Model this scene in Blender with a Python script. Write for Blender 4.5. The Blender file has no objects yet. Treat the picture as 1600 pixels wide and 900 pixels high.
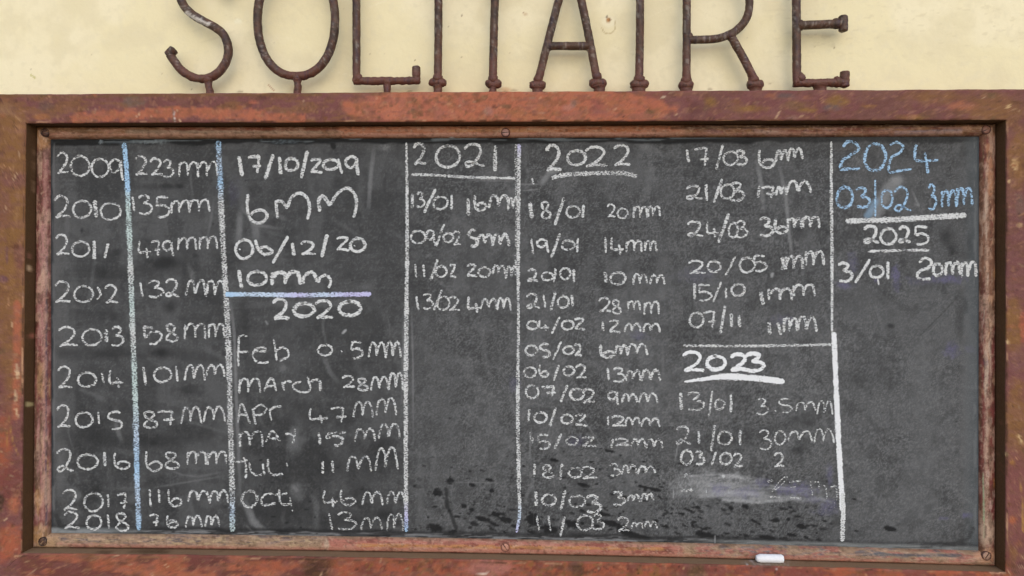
import bpy, bmesh, math, random
import numpy as np
from mathutils import Vector, Matrix

# ------------------------------------------------------------------ camera, sky, sun, exposure
SC = bpy.context.scene
COL = SC.collection
Z0 = 1.5                                   # height of the board's centre above the ground
F = 1200.0                                 # focal length in photo pixels (1600 wide)
CAM = (0.06272, -1.2, 0.07648 + Z0)
CROT = (math.pi/2 + 0.0063631, -0.0054605, 0.039875)
W, H = 1.5381, 0.68985                     # opening of the steel frame, metres

cam_d = bpy.data.cameras.new("camera")
cam = bpy.data.objects.new("camera", cam_d)
COL.objects.link(cam)
cam.location = CAM
cam.rotation_euler = CROT
cam_d.sensor_width = 36.0
cam_d.lens = F * 36.0 / 1600.0
cam_d.clip_start = 0.05
cam_d.clip_end = 100.0
SC.camera = cam

SUN_ELEV, SUN_AZ = math.radians(32), math.radians(168)
world = bpy.data.worlds.new("World")
SC.world = world
world.use_nodes = True
wn = world.node_tree
sky = wn.nodes.new("ShaderNodeTexSky")
sky.sky_type = 'NISHITA'
sky.sun_disc = False
sky.sun_elevation = SUN_ELEV
sky.sun_rotation = SUN_AZ
sky.air_density = 1.0
sky.dust_density = 1.0
sky.ozone_density = 1.0
wn.links.new(sky.outputs[0], wn.nodes["Background"].inputs[0])
wn.nodes["Background"].inputs[1].default_value = 0.15

sun_d = bpy.data.lights.new("sun", 'SUN')
sun = bpy.data.objects.new("sun", sun_d)
COL.objects.link(sun)
sun_d.energy = 1.0
sun_d.angle = math.radians(110)
sun_d.color = (1.0, 0.97, 0.93)
_dir = Vector((math.sin(SUN_AZ)*math.cos(SUN_ELEV), math.cos(SUN_AZ)*math.cos(SUN_ELEV), math.sin(SUN_ELEV)))
sun.rotation_euler = _dir.to_track_quat('Z', 'Y').to_euler()
sun.location = (0, -3, 4)

SC.view_settings.view_transform = 'Standard'
SC.view_settings.look = 'None'
SC.view_settings.exposure = 0.56
SC.view_settings.gamma = 1.0
SC.render.engine = 'CYCLES'
SC.cycles.transparent_max_bounces = 24

# ------------------------------------------------------------------ pixel <-> plane helpers
def _rot(e):
    a, b, c = e
    ca, sa, cb, sb, cc, sc = math.cos(a), math.sin(a), math.cos(b), math.sin(b), math.cos(c), math.sin(c)
    Rx = np.array([[1,0,0],[0,ca,-sa],[0,sa,ca]]); Ry = np.array([[cb,0,sb],[0,1,0],[-sb,0,cb]])
    Rz = np.array([[cc,-sc,0],[sc,cc,0],[0,0,1]])
    return Rz @ Ry @ Rx
RM = _rot(CROT)
CP = np.array(CAM)

def at(px, py, y):
    """points of the plane Y = y seen at photo pixels px, py"""
    px = np.asarray(px, float); py = np.asarray(py, float)
    d = np.stack([(px-800)/F, -(py-450)/F, -np.ones_like(px)], -1) @ RM.T
    t = (y - CP[1]) / d[..., 1]
    return CP + d * t[..., None]

def pix(P):
    q = (np.asarray(P, float) - CP) @ RM
    return 800 - F*q[..., 0]/q[..., 2], 450 + F*q[..., 1]/q[..., 2]

Y_FRAME, Y_BEAD, Y_PANEL, Y_LETTER, Y_WALL = 0.0, 0.0235, 0.034, 0.028, 0.055

# ------------------------------------------------------------------ noise and colour
_T = np.random.RandomState(7).rand(1 << 16)
def vnoise(x, y, seed=0):
    x = np.asarray(x, float); y = np.asarray(y, float)
    ix = np.floor(x).astype(np.int64); iy = np.floor(y).astype(np.int64)
    fx = x-ix; fy = y-iy
    fx = fx*fx*(3-2*fx); fy = fy*fy*(3-2*fy)
    def h(a, b): return _T[((a*73856093) ^ (b*19349663) ^ (seed*83492791 + 1013)) & 65535]
    return (h(ix,iy)*(1-fx)+h(ix+1,iy)*fx)*(1-fy) + (h(ix,iy+1)*(1-fx)+h(ix+1,iy+1)*fx)*fy
def fbm(x, y, seed=0, octaves=4):
    s = 0; a = 1; t = 0
    for k in range(octaves):
        s = s + a*vnoise(x*2**k, y*2**k, seed+17*k); t += a; a *= 0.55
    return s/t
def sstep(a, b, x):
    t = np.clip((x-a)/(b-a), 0, 1); return t*t*(3-2*t)

GAIN = 0.80
def A(r, g, b):
    """base colour of a paint whose sunlit look is sRGB r, g, b"""
    c = np.array([r, g, b])/255.0
    c = np.where(c <= 0.04045, c/12.92, ((c+0.055)/1.055)**2.4)
    return np.minimum(c*GAIN, 0.9)

class Canvas:
    """paint on the vertices of a real surface, laid out by where the marks stand on it"""
    def __init__(s, x, y, base):
        s.x, s.y = x, y
        s.c = np.tile(np.asarray(base, float), (len(x), 1))
    def mix(s, m, col, idx=None):
        m = m[:, None]
        if idx is None: s.c = s.c*(1-m) + np.asarray(col)*m
        else: s.c[idx] = s.c[idx]*(1-m) + np.asarray(col)*m
    def blob(s, cx, cy, rx, ry, col, a=1.0, soft=0.5, rough=0.35, sc=9.0, seed=0, grain=0.0, ang=0.0):
        R = max(rx, ry)*(1.3+rough+soft)
        idx = np.nonzero((abs(s.x-cx) < R) & (abs(s.y-cy) < R))[0]
        if not len(idx): return
        x, y = s.x[idx]-cx, s.y[idx]-cy
        ca, sa = math.cos(math.radians(ang)), math.sin(math.radians(ang))
        u, v = x*ca+y*sa, -x*sa+y*ca
        d = np.sqrt((u/rx)**2+(v/ry)**2)
        if rough: d = d + rough*2*(fbm(s.x[idx]/sc, s.y[idx]/sc, seed+3, 4)-0.5)
        m = a*(1-sstep(1-soft, 1+soft*0.6, d))
        if grain: m = m*(1-grain+grain*sstep(0.35, 0.7, vnoise(s.x[idx]/1.9, s.y[idx]/1.9, seed+91)))
        s.mix(m, col, idx)
    def stroke(s, pts, w, col, a=1.0, soft=0.5, rough=0.25, sc=6.0, seed=0, grain=0.0, taper=False):
        pts = np.asarray(pts, float)
        lo, hi = pts.min(0)-w*2, pts.max(0)+w*2
        idx = np.nonzero((s.x > lo[0]) & (s.x < hi[0]) & (s.y > lo[1]) & (s.y < hi[1]))[0]
        if not len(idx): return
        x, y = s.x[idx], s.y[idx]
        best = np.full(len(idx), 1e9); tt = np.zeros(len(idx)); n = len(pts)-1
        for i in range(n):
            p, q = pts[i], pts[i+1]; d = q-p; L = d@d+1e-9
            t = np.clip(((x-p[0])*d[0]+(y-p[1])*d[1])/L, 0, 1)
            e = np.hypot(x-p[0]-t*d[0], y-p[1]-t*d[1])
            k = e < best; best = np.where(k, e, best); tt = np.where(k, (i+t)/n, tt)
        d = best/(w/2)
        if rough: d = d + rough*2*(fbm(x/sc, y/sc, seed+5, 3)-0.5)
        m = a*(1-sstep(1-soft, 1+soft*0.6, d))
        if taper: m = m*np.sin(np.clip(tt, 0.02, 0.98)*math.pi)**0.6
        if grain: m = m*(1-grain+grain*sstep(0.35, 0.7, vnoise(x/1.9, y/1.9, seed+91)))
        s.mix(m, col, idx)
    def mottled(s, sc, lo, hi, col, a=1.0, seed=0, box=None, sy=None):
        n = fbm(s.x/sc, s.y/(sy or sc), seed, 5)
        m = a*sstep(lo, hi, n)
        if box is not None:
            x0, y0, x1, y1, f = box
            m = m*sstep(x0-f, x0+f, s.x)*(1-sstep(x1-f, x1+f, s.x))*sstep(y0-f, y0+f, s.y)*(1-sstep(y1-f, y1+f, s.y))
        s.mix(m, col)
    def specks(s, n, x0, y0, x1, y1, r0, r1, col, a=1.0, seed=0, flat=1.0):
        rr = random.Random(seed)
        for _ in range(n):
            r = r0+(r1-r0)*rr.random()**2
            s.blob(rr.uniform(x0, x1), rr.uniform(y0, y1), r*rr.uniform(1, flat), r, col, a*rr.uniform(.5, 1), .5, .3, 2.5, rr.randint(0, 999))

# ------------------------------------------------------------------ mesh helpers
def link(name, me, mat=None, parent=None):
    o = bpy.data.objects.new(name, me); COL.objects.link(o)
    if mat: me.materials.append(mat)
    if parent: o.parent = parent
    return o
def thing(name, label, cat, loc=(0,0,0), group=None):
    o = bpy.data.objects.new(name, None); COL.objects.link(o)
    o.location = loc; o['label'] = label; o['category'] = cat
    o.empty_display_size = 0.05
    if group: o['group'] = group
    return o
def mesh(name, V, Fc, smooth=True):
    me = bpy.data.meshes.new(name)
    me.from_pydata([tuple(v) for v in V], [], [tuple(f) for f in Fc])
    me.update()
    if smooth: me.polygons.foreach_set('use_smooth', np.ones(len(me.polygons), bool))
    return me
def set_col(me, c):
    at_ = me.attributes.new('col', 'FLOAT_COLOR', 'POINT')
    at_.data.foreach_set('color', np.hstack([c, np.ones((len(c), 1))]).astype(np.float32).ravel())
def set_f(me, name, v):
    at_ = me.attributes.new(name, 'FLOAT', 'POINT')
    at_.data.foreach_set('value', np.asarray(v, np.float32))
def grid(nu, nv):
    i = np.arange(nu*nv).reshape(nu, nv)
    return np.stack([i[:-1,:-1], i[1:,:-1], i[1:,1:], i[:-1,1:]], -1).reshape(-1, 4)
def big_mesh(name, V, Fc, smooth=False):
    me = bpy.data.meshes.new(name)
    V = np.asarray(V, np.float32); Fc = np.asarray(Fc, np.int32)
    me.vertices.add(len(V)); me.vertices.foreach_set('co', V.ravel())
    me.loops.add(Fc.size); me.loops.foreach_set('vertex_index', Fc.ravel())
    me.polygons.add(len(Fc)); me.polygons.foreach_set('loop_start', np.arange(0, Fc.size, 4, dtype=np.int32))
    me.polygons.foreach_set('loop_total', np.full(len(Fc), 4, np.int32))
    me.polygons.foreach_set('use_smooth', np.full(len(Fc), smooth, bool))
    me.update(calc_edges=True); me.validate()
    return me

# ------------------------------------------------------------------ materials
def nodes(name):
    m = bpy.data.materials.new(name); m.use_nodes = True
    nt = m.node_tree
    return m, nt, nt.nodes, nt.links, nt.nodes['Principled BSDF']
def N(nt, typ, **kw):
    n = nt.nodes.new(typ)
    for k, v in kw.items(): setattr(n, k, v)
    return n
def paint_material(name, rough=0.6, var=0.25, grain_scale=700, bump=0.25, bump_scale=220, spec=0.3, rough_var=0.15, stretch=(1,1,1), bdist=0.001):
    """vertex paint + fine procedural grain and bump"""
    m, nt, nd, lk, bs = nodes(name)
    at_ = N(nt, 'ShaderNodeAttribute', attribute_name='col')
    tc = N(nt, 'ShaderNodeTexCoord'); mp = N(nt, 'ShaderNodeMapping'); mp.inputs['Scale'].default_value = stretch
    lk.new(tc.outputs['Object'], mp.inputs['Vector'])
    n1 = N(nt, 'ShaderNodeTexNoise'); n1.inputs['Scale'].default_value = grain_scale; n1.inputs['Detail'].default_value = 3; n1.inputs['Roughness'].default_value = .7
    lk.new(mp.outputs[0], n1.inputs['Vector'])
    mr = N(nt, 'ShaderNodeMapRange'); mr.inputs[1].default_value = .25; mr.inputs[2].default_value = .75
    mr.inputs[3].default_value = 1-var; mr.inputs[4].default_value = 1+var
    lk.new(n1.outputs[0], mr.inputs[0])
    mx = N(nt, 'ShaderNodeMix', data_type='RGBA', blend_type='MULTIPLY'); mx.inputs[0].default_value = 1
    lk.new(at_.outputs['Color'], mx.inputs[6]); lk.new(mr.outputs[0], mx.inputs[7])
    lk.new(mx.outputs[2], bs.inputs['Base Color'])
    n2 = N(nt, 'ShaderNodeTexNoise'); n2.inputs['Scale'].default_value = bump_scale; n2.inputs['Detail'].default_value = 5
    lk.new(mp.outputs[0], n2.inputs['Vector'])
    bp = N(nt, 'ShaderNodeBump'); bp.inputs['Strength'].default_value = bump; bp.inputs['Distance'].default_value = bdist
    lk.new(n2.outputs[0], bp.inputs['Height']); lk.new(bp.outputs[0], bs.inputs['Normal'])
    rr = N(nt, 'ShaderNodeMapRange'); rr.inputs[1].default_value = .3; rr.inputs[2].default_value = .7
    rr.inputs[3].default_value = rough-rough_var; rr.inputs[4].default_value = rough+rough_var
    lk.new(n2.outputs[0], rr.inputs[0]); lk.new(rr.outputs[0], bs.inputs['Roughness'])
    bs.inputs['Specular IOR Level'].default_value = spec
    return m
M_WALL = paint_material('cream_plaster', .85, .035, 900, .25, 160, .15, .05, bdist=.0012)
M_STEEL = paint_material('rust_paint', .7, .13, 700, .5, 300, .12, .15)
M_BEAD = paint_material('worn_bead_paint', .66, .24, 600, .6, 260, .14, .15)
M_PIPE = paint_material('worn_pipe_paint', .46, .3, 600, .6, 330, .22, .15)
M_SLATE = paint_material('board_slate', .8, .28, 1100, .25, 700, .2, .08, stretch=(.55, 1, 1))
M_SCREW = paint_material('screw_paint', .55, .2, 700, .3, 400, .4, .1)

def chalk_material():
    m, nt, nd, lk, bs = nodes('chalk_dust')
    col = N(nt, 'ShaderNodeAttribute', attribute_name='col')
    ed = N(nt, 'ShaderNodeAttribute', attribute_name='edge')
    cv = N(nt, 'ShaderNodeAttribute', attribute_name='cov')
    tc = N(nt, 'ShaderNodeTexCoord'); mp = N(nt, 'ShaderNodeMapping'); mp.inputs['Scale'].default_value = (.42, 1, 1)
    lk.new(tc.outputs['Object'], mp.inputs['Vector'])
    n1 = N(nt, 'ShaderNodeTexNoise'); n1.inputs['Scale'].default_value = 680; n1.inputs['Detail'].default_value = 2.5; n1.inputs['Roughness'].default_value = .65
    lk.new(mp.outputs[0], n1.inputs['Vector'])
    pw = N(nt, 'ShaderNodeMath', operation='POWER'); lk.new(ed.outputs['Fac'], pw.inputs[0]); pw.inputs[1].default_value = .8
    mu = N(nt, 'ShaderNodeMath', operation='MULTIPLY'); lk.new(pw.outputs[0], mu.inputs[0]); lk.new(cv.outputs['Fac'], mu.inputs[1])
    th = N(nt, 'ShaderNodeMath', operation='MULTIPLY_ADD'); lk.new(mu.outputs[0], th.inputs[0]); th.inputs[1].default_value = -.47; th.inputs[2].default_value = .765
    sb = N(nt, 'ShaderNodeMath', operation='SUBTRACT'); lk.new(n1.outputs[0], sb.inputs[0]); lk.new(th.outputs[0], sb.inputs[1])
    al = N(nt, 'ShaderNodeMapRange'); al.inputs[1].default_value = -.03; al.inputs[2].default_value = .09
    lk.new(sb.outputs[0], al.inputs[0])
    am = N(nt, 'ShaderNodeMath', operation='MULTIPLY'); lk.new(al.outputs[0], am.inputs[0]); am.inputs[1].default_value = .9
    lk.new(am.outputs[0], bs.inputs['Alpha'])
    lk.new(col.outputs['Color'], bs.inputs['Base Color'])
    bs.inputs['Roughness'].default_value = .95; bs.inputs['Specular IOR Level'].default_value = .05
    return m
M_CHALK = chalk_material()

# ------------------------------------------------------------------ wall
def build_wall():
    C0 = at(0, 0, Y_WALL)
    xs = np.concatenate([[-2.6, -1.8, -1.2], np.arange(-0.86, 0.98, .0022), [1.2, 1.8, 2.6]])
    zs = np.concatenate([[0.0, .6, 1.0, 1.5], np.arange(1.84, 2.06, .0022), [2.2, 2.6, 3.2]])
    X, Z = np.meshgrid(xs, zs, indexing='ij')
    V = np.stack([X.ravel(), np.full(X.size, Y_WALL), Z.ravel()], 1)
    px, py = pix(V)
    # trowelled plaster: very low relief
    rel = (fbm(px/90, py/90, 4, 4)-.5)*.0022 + (fbm(px/16, py/16, 9, 3)-.5)*.0006
    V[:, 1] += rel
    c = Canvas(px, py, A(242, 227, 184))
    c.mottled(120, .42, .62, A(247, 233, 196), .8, 5)
    c.mottled(60, .5, .7, A(233, 218, 178), .7, 15)
    c.mottled(9, .55, .75, A(235, 221, 184), .5, 25)
    c.mottled(14, .66, .74, A(224, 208, 168), .55, 28, (1200, 0, 1600, 90, 30), 4)
    # knocked-out chip with a blister line round it
    c.blob(951, 34, 11, 9, A(250, 238, 205), .6, .4, .3, 6, 1)
    ring = [(951+11*math.cos(a), 40+13*math.sin(a)) for a in np.linspace(-.6, 2.9, 9)]
    c.stroke(ring, 1.8, A(190, 165, 120), .7, .5, .4, 5, 3)
    c.blob(951, 31, 4, 4.5, A(178, 120, 60), .9, .4, .4, 3, 2)
    c.blob(953, 31, 1.8, 2.5, A(110, 70, 40), .9, .4, .3, 3, 2)
    c.blob(948, 26, 1.6, 1.6, A(95, 65, 45), .9)
    c.blob(821, 22, 3.5, 3, A(200, 165, 125), .6, .6, .4, 3, 4)
    c.blob(818, 20, 1.2, 1.2, A(150, 105, 75), .7)
    c.blob(372, 33, 6, 5, A(250, 240, 208), .7, .5, .4, 4, 8)
    c.stroke([(48, 117), (55, 122)], 2.6, A(190, 180, 100), .8)
    c.stroke([(420, 133), (428, 141)], 1.5, A(170, 90, 60), .7)
    c.blob(790, 140, 10, 4, A(214, 165, 120), .6, .7, .4, 4, 3)
    for (x, y, r) in ((722, 24, 1.3), (722, 89, 1.2), (700, 42, .9), (1203, 130, 1.3), (1304, 74, 1.4), (648, 94, 1.1), (1148, 128, .8), (300, 140, .9), (640, 20, .7), (1420, 60, .8), (130, 60, .8)):
        c.blob(x, y, r, r, A(120, 85, 60), .8)
    for (x, y) in ((790, 143), (803, 141), (1110, 139), (640, 143), (375, 143)):
        c.blob(x, y, 5, 1.6, A(120, 85, 60), .5, .6, .5, 3)
    rw = random.Random(3)
    for i in range(46):
        a, b = rw.uniform(0, 1600), rw.uniform(-20, 140); L = rw.uniform(8, 60); an = rw.uniform(-.5, .5)
        c.stroke([(a, b), (a+L*.5, b+L*.5*an+rw.uniform(-2, 2)), (a+L, b+L*an)], rw.uniform(1, 3), rw.choice([A(226, 210, 170), A(250, 238, 206)]), rw.uniform(.2, .5), .7, .5, 5, i, .4)
    for a in (326, 465, 605, 684, 770, 840, 936, 999, 1072, 1180, 1281):
        c.blob(a+rw.uniform(-3, 3), 141, 13, 7, A(214, 178, 140), .35, .8, .6, 5, a)
    c.specks(26, 0, 0, 1600, 140, .5, 1.1, A(150, 120, 88), .6, 6)
    Fc = grid(len(xs), len(zs))[:, ::1]
    me = big_mesh('wall', V, Fc, True)
    set_col(me, c.c)
    o = link('wall', me, M_WALL)
    sol = o.modifiers.new('thickness', 'SOLIDIFY'); sol.thickness = .2
    # grid faces must look at the camera (-Y): thickness grows away from it
    nrm = me.polygons[len(me.polygons)//2].normal
    if nrm.y > 0: me.flip_normals()
    sol.offset = -1
    o['label'] = 'cream painted plaster wall behind the rusty lettering and blackboard'
    o['category'] = 'wall'
    return o
build_wall()
def build_bounce_ground():  # unseen ground sheet, added to bounce light up into the recesses
    xs = np.linspace(-30, 30, 61); ys = np.linspace(-40, Y_WALL+.3, 61)
    X, Y = np.meshgrid(xs, ys, indexing='ij')
    V = np.stack([X.ravel(), Y.ravel(), np.zeros(X.size)], 1)
    c = Canvas(V[:, 0]*30, V[:, 1]*30, (.36, .31, .25)); c.mottled(60, .4, .65, (.30, .26, .21), .8, 3)
    me = big_mesh('ground', V, grid(61, 61), True); set_col(me, c.c)
    if me.polygons[0].normal.z < 0: me.flip_normals()
    o = link('ground', me, paint_material('dry_sand', .95, .12, 40, .4, 30, .1, .05, bdist=.01))
    o['kind'] = 'structure'
build_bounce_ground()

# ------------------------------------------------------------------ the notice board
board = thing('notice_board', 'long chalk-covered blackboard in a rusty brown steel frame topped with welded pipe letters', 'notice board', (0, Y_WALL, Z0-H/2))
OFF = Vector((0, -Y_WALL, -(Z0-H/2)))
def on_board(name, me, mat, parent=None):
    """meshes are written in world coordinates and re-based on the board's origin"""
    if parent is None:
        me.transform(Matrix.Translation(OFF))
    else:
        me.transform(Matrix.Translation(OFF))
    return link(name, me, mat, parent or board)

# palette
BROWN, MAROON, ORANGE, PINK = A(134, 95, 56), A(120, 75, 71), A(172, 102, 76), A(182, 116, 92)
OLIVE, CREAM, DARK, OCHRE = A(106, 90, 76), A(214, 178, 140), A(58, 40, 30), A(140, 104, 52)

OPEN = [np.array([-W/2, Z0+H/2]), np.array([W/2, Z0+H/2]), np.array([W/2, Z0-H/2]), np.array([-W/2, Z0-H/2])]  # tl tr br bl
def offset_quad(t): # outwards by t
    s = [(-1, 1), (1, 1), (1, -1), (-1, -1)]
    return [OPEN[i]+np.array(s[i])*t for i in range(4)]
BOW = 0.0042
def edge_pts(q, k, s):
    a, b = q[k], q[(k+1) % 4]
    P = a[None]*(1-s)[:, None] + b[None]*s[:, None]
    if k == 2: P[:, 1] += BOW*(4*s*(1-s))      # the bottom rail is slightly bent
    return P
def sweep(k, prof, n):
    """prof: list of (quad, y); mitred strip along side k"""
    s = np.linspace(0, 1, n)
    rows = []
    for q, y in prof:
        P = edge_pts(q, k, s)
        rows.append(np.stack([P[:, 0], np.full(n, y) if np.isscalar(y) else y, P[:, 1]], 1))
    V = np.stack(rows, 0).reshape(-1, 3)
    return V, grid(len(prof), n)

def paint_frame(c):
    x, y = c.x, c.y
    c.mottled(40, .45, .6, MAROON, .55, 31)
    # left rail
    c.blob(14, 300, 40, 170, BROWN, .9, .4, .3, 30, 1)
    c.blob(20, 470, 30, 180, BROWN, .8, .4, .3, 30, 2)
    c.blob(18, 280, 25, 16, MAROON, .8, .6, .5, 12, 3); c.blob(6, 330, 14, 30, MAROON, .5, .6, .5, 12, 4)
    c.blob(30, 400, 9, 26, MAROON, .7, .6, .4, 9, 5); c.blob(4, 436, 9, 6, A(105, 70, 82), .8, .5, .4, 5, 6); c.blob(11, 398, 3, 14, A(105, 70, 82), .7, .5, .4, 5, 6)
    for k in range(9): c.stroke([(17, 418+7*k), (27, 412+7*k)], 2.6, A(150, 108, 70), .55, .6)
    c.stroke([(27, 475), (26, 560), (24, 650)], 13, A(172, 100, 74), .85, .6, .4, 8, 7)
    c.blob(6, 700, 14, 60, A(160, 88, 60), .8, .6, .4, 14, 8)
    c.stroke([(27, 570), (27, 590)], 6, CREAM, .95, .4, .6, 4, 9); c.stroke([(24, 612), (25, 625)], 5, CREAM, .9, .4, .5, 4, 9)
    c.stroke([(25, 640), (28, 652)], 3.5, CREAM, .8, .4, .5, 4, 9)
    c.stroke([(14, 650), (20, 690), (30, 714)], 2, A(170, 125, 70), .7); c.stroke([(10, 655), (12, 700)], 1.5, A(170, 125, 70), .5)
    c.blob(16, 760, 26, 38, A(118, 66, 58), .8, .5, .4, 14, 11)
    c.blob(0, 785, 7, 18, A(62, 48, 34), .9, .5, .4, 6, 12)
    c.blob(22, 790, 10, 16, ORANGE, .9, .4, .4, 9, 13); c.blob(10, 850, 16, 30, A(164, 88, 64), .9, .4, .4, 12, 14)
    c.blob(26, 862, 6, 6, A(90, 58, 66), .8); c.stroke([(23, 857), (26, 859)], 2.5, A(225, 195, 180), .9)
    c.blob(8, 172, 14, 10, A(165, 130, 95), .45, .7, .6, 6, 15); c.stroke([(24, 182), (32, 189)], 4, A(170, 128, 90), .8, .5, .5)
    c.blob(30, 202, 8, 8, A(170, 122, 88), .6, .6, .5)
    c.stroke([(22, 250), (20, 274)], 5, A(160, 118, 80), .55); c.stroke([(28, 300), (25, 350)], 6, A(158, 116, 80), .5)
    # top rail
    bx = (60, 140, 620, 200, 14)
    c.mottled(200, .0, .05, MAROON, .8, 40, (50, 140, 560, 200, 25))
    c.mottled(30, .5, .62, BROWN, .6, 41, (30, 140, 620, 200, 20), 9)
    c.stroke([(120, 186), (160, 181), (300, 176), (400, 180), (470, 187)], 17, ORANGE, .95, .35, .85, 7, 42)
    c.stroke([(240, 172), (330, 172)], 8, ORANGE, .8, .4, .4, 10, 43)
    c.blob(208, 158, 18, 9, A(112, 96, 86), .75, .5, .6, 7, 44); c.blob(72, 165, 14, 9, A(96, 78, 66), .7, .6, .6, 7, 45)
    c.blob(66, 183, 12, 5, A(160, 104, 66), .8, .5, .5, 6, 46)
    c.stroke([(0, 149), (120, 151), (260, 149), (500, 148)], 5, A(112, 84, 46), .6, .6, .6, 12, 47)
    c.stroke([(272, 172), (273, 190)], 2, A(215, 195, 185), .85, .5, .5); c.stroke([(280, 184), (282, 190)], 1.6, CREAM, .8)
    c.stroke([(270, 170), (272, 190)], 2.5, A(110, 95, 90), .6)
    c.blob(395, 160, 8, 3, A(172, 100, 74), .8)
    c.blob(800, 167, 262, 30, ORANGE, 1, .06, .18, 22, 48)
    c.blob(640, 170, 90, 26, A(184, 112, 86), .6, .5, .3, 22, 49)
    c.mottled(18, .58, .68, A(158, 104, 68), .45, 50, (550, 140, 1075, 190, 14))
    c.mottled(34, .56, .66, A(158, 90, 74), .4, 51, (550, 140, 1075, 190, 14))
    c.specks(70, 555, 148, 800, 186, 1, 2.6, A(105, 82, 56), .75, 52, 1.4)
    c.specks(16, 560, 149, 780, 184, 2.2, 4.6, A(92, 66, 46), .75, 57, 1.6); c.specks(8, 780, 149, 1060, 186, 2, 3.6, A(112, 74, 56), .6, 58, 1.6)
    c.specks(45, 800, 146, 1070, 188, .8, 2.0, A(110, 80, 60), .7, 53, 1.4)
    c.blob(762, 175, 9, 8, A(160, 116, 104), .6); c.blob(932, 168, 12, 14, A(138, 80, 74), .7, .6, .5, 6, 54)
    c.blob(888, 168, 9, 6, A(176, 118, 100), .7); c.blob(896, 162, 5, 7, A(130, 110, 100), .6)
    c.blob(1037, 151, 4, 1.6, A(225, 200, 170), .9)
    c.mottled(40, .48, .6, A(112, 74, 66), .8, 55, (1075, 138, 1600, 195, 10))
    c.blob(1085, 172, 13, 16, A(98, 62, 58), .7, .5, .6, 6, 56)
    for (a, b, rx, ry, q) in ((1170, 170, 28, 6, OCHRE), (1110, 160, 12, 10, OCHRE), (1240, 165, 20, 8, A(122, 92, 62)), (1310, 158, 18, 9, OCHRE), (1262, 172, 18, 4, OCHRE), (1358, 166, 12, 3, A(150, 105, 60)),
                              (1300, 168, 14, 5, A(104, 88, 84)), (1225, 150, 16, 4, A(100, 84, 80)), (1460, 152, 45, 11, BROWN), (1550, 175, 50, 32, BROWN), (1425, 184, 24, 4, OCHRE)):
        c.blob(a, b, rx, ry, q, .75, .6, .5, 10, int(a))
    c.blob(1505, 165, 22, 7, A(168, 106, 78), .75, .6, .7, 5, 57); c.blob(1420, 182, 16, 4, A(170, 110, 80), .4, .7, .6, 5, 58)
    c.stroke([(1273, 160), (1276, 188)], 3, A(136, 92, 60), .6); c.blob(1238, 184, 10, 3, A(165, 125, 115), .7)
    # right rail
    c.blob(1590, 250, 18, 50, BROWN, .85, .4, .4, 14, 60); c.blob(1580, 300, 9, 40, A(122, 84, 70), .6, .6, .4)
    c.blob(1590, 400, 30, 90, A(118, 76, 72), .9, .4, .35, 18, 61); c.blob(1594, 320, 8, 20, A(108, 92, 78), .6, .6, .5)
    c.blob(1585, 510, 16, 48, BROWN, .9, .4, .4, 12, 62); c.blob(1598, 510, 6, 22, A(176, 96, 72), .9, .5, .5, 6, 63)
    c.blob(1590, 566, 14, 18, A(124, 84, 80), .8, .5, .5); c.blob(1588, 660, 18, 70, BROWN, .85, .4, .4, 12, 64)
    c.blob(1588, 770, 22, 70, A(126, 78, 72), .95, .4, .35, 15, 65); c.blob(1582, 813, 7, 9, A(178, 100, 62), .85, .5, .6, 5, 66)
    c.blob(1582, 866, 8, 10, A(136, 96, 54), .7, .6, .5); c.blob(1582, 722, 5, 5, A(160, 112, 56), .8)
    c.stroke([(1596, 758), (1598, 800), (1599, 830)], 2.5, A(185, 140, 70), .8)
    for (a, b) in ((1584, 250), (1588, 262), (1583, 258), (1576, 166), (1592, 352), (1596, 690), (1573, 710), (1592, 682), (1574, 534), (1577, 283)):
        c.blob(a, b, 3.2, 3.4, A(212, 176, 128), .85, .5, .7, 2.5, a)
    c.blob(1587, 255, 5, 12, A(185, 145, 100), .6, .5, .8, 3, 67)
    c.specks(40, 1570, 140, 1600, 890, .8, 2.2, A(70, 46, 38), .7, 68)
    c.specks(40, 0, 150, 38, 890, .7, 2.0, A(82, 55, 40), .6, 69)
    # bottom rail
    c.mottled(300, .0, .05, A(112, 64, 56), .85, 70, (30, 862, 1580, 980, 6))
    c.mottled(46, .47, .56, ORANGE, .9, 71, (40, 866, 470, 960, 20), 15)
    for (a, b, rx, ry) in ((160, 884, 20, 10), (210, 884, 24, 5), (268, 886, 26, 9), (410, 884, 55, 9), (75, 893, 12, 4), (20, 845, 18, 26), (330, 889, 20, 4)):
        c.blob(a, b, rx, ry, A(164, 92, 66), .85, .5, .5, 8, a)
    c.blob(492, 890, 26, 22, A(70, 50, 36), .85, .5, .5, 10, 72); c.blob(520, 880, 10, 8, A(88, 66, 40), .7)
    c.mottled(40, .0, .1, A(164, 90, 64), .8, 73, (520, 872, 1060, 980, 12))
    c.mottled(12, .52, .62, A(112, 62, 52), .8, 74, (560, 872, 1060, 980, 12))
    c.mottled(9, .6, .68, A(128, 92, 52), .7, 75, (560, 872, 1060, 980, 12))
    c.blob(765, 888, 40, 14, A(172, 112, 100), .8, .5, .4, 10, 76); c.stroke([(746, 898), (762, 895)], 3, A(225, 200, 180), .9, .5, .6, 3)
    c.blob(902, 888, 16, 14, A(76, 58, 42), .85, .5, .5, 7, 77); c.blob(872, 884, 9, 6, A(96, 62, 46), .8)
    c.blob(1088, 895, 16, 15, A(96, 74, 50), .85, .5, .4, 8, 78)
    c.mottled(40, .0, .1, A(140, 76, 64), .7, 79, (1105, 880, 1580, 980, 8))
    c.mottled(26, .48, .6, A(168, 92, 64), .8, 80, (1105, 880, 1580, 980, 8), 12)
    c.specks(90, 520, 876, 1570, 900, .7, 2.4, A(66, 44, 34), .8, 81, 1.5)
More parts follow.
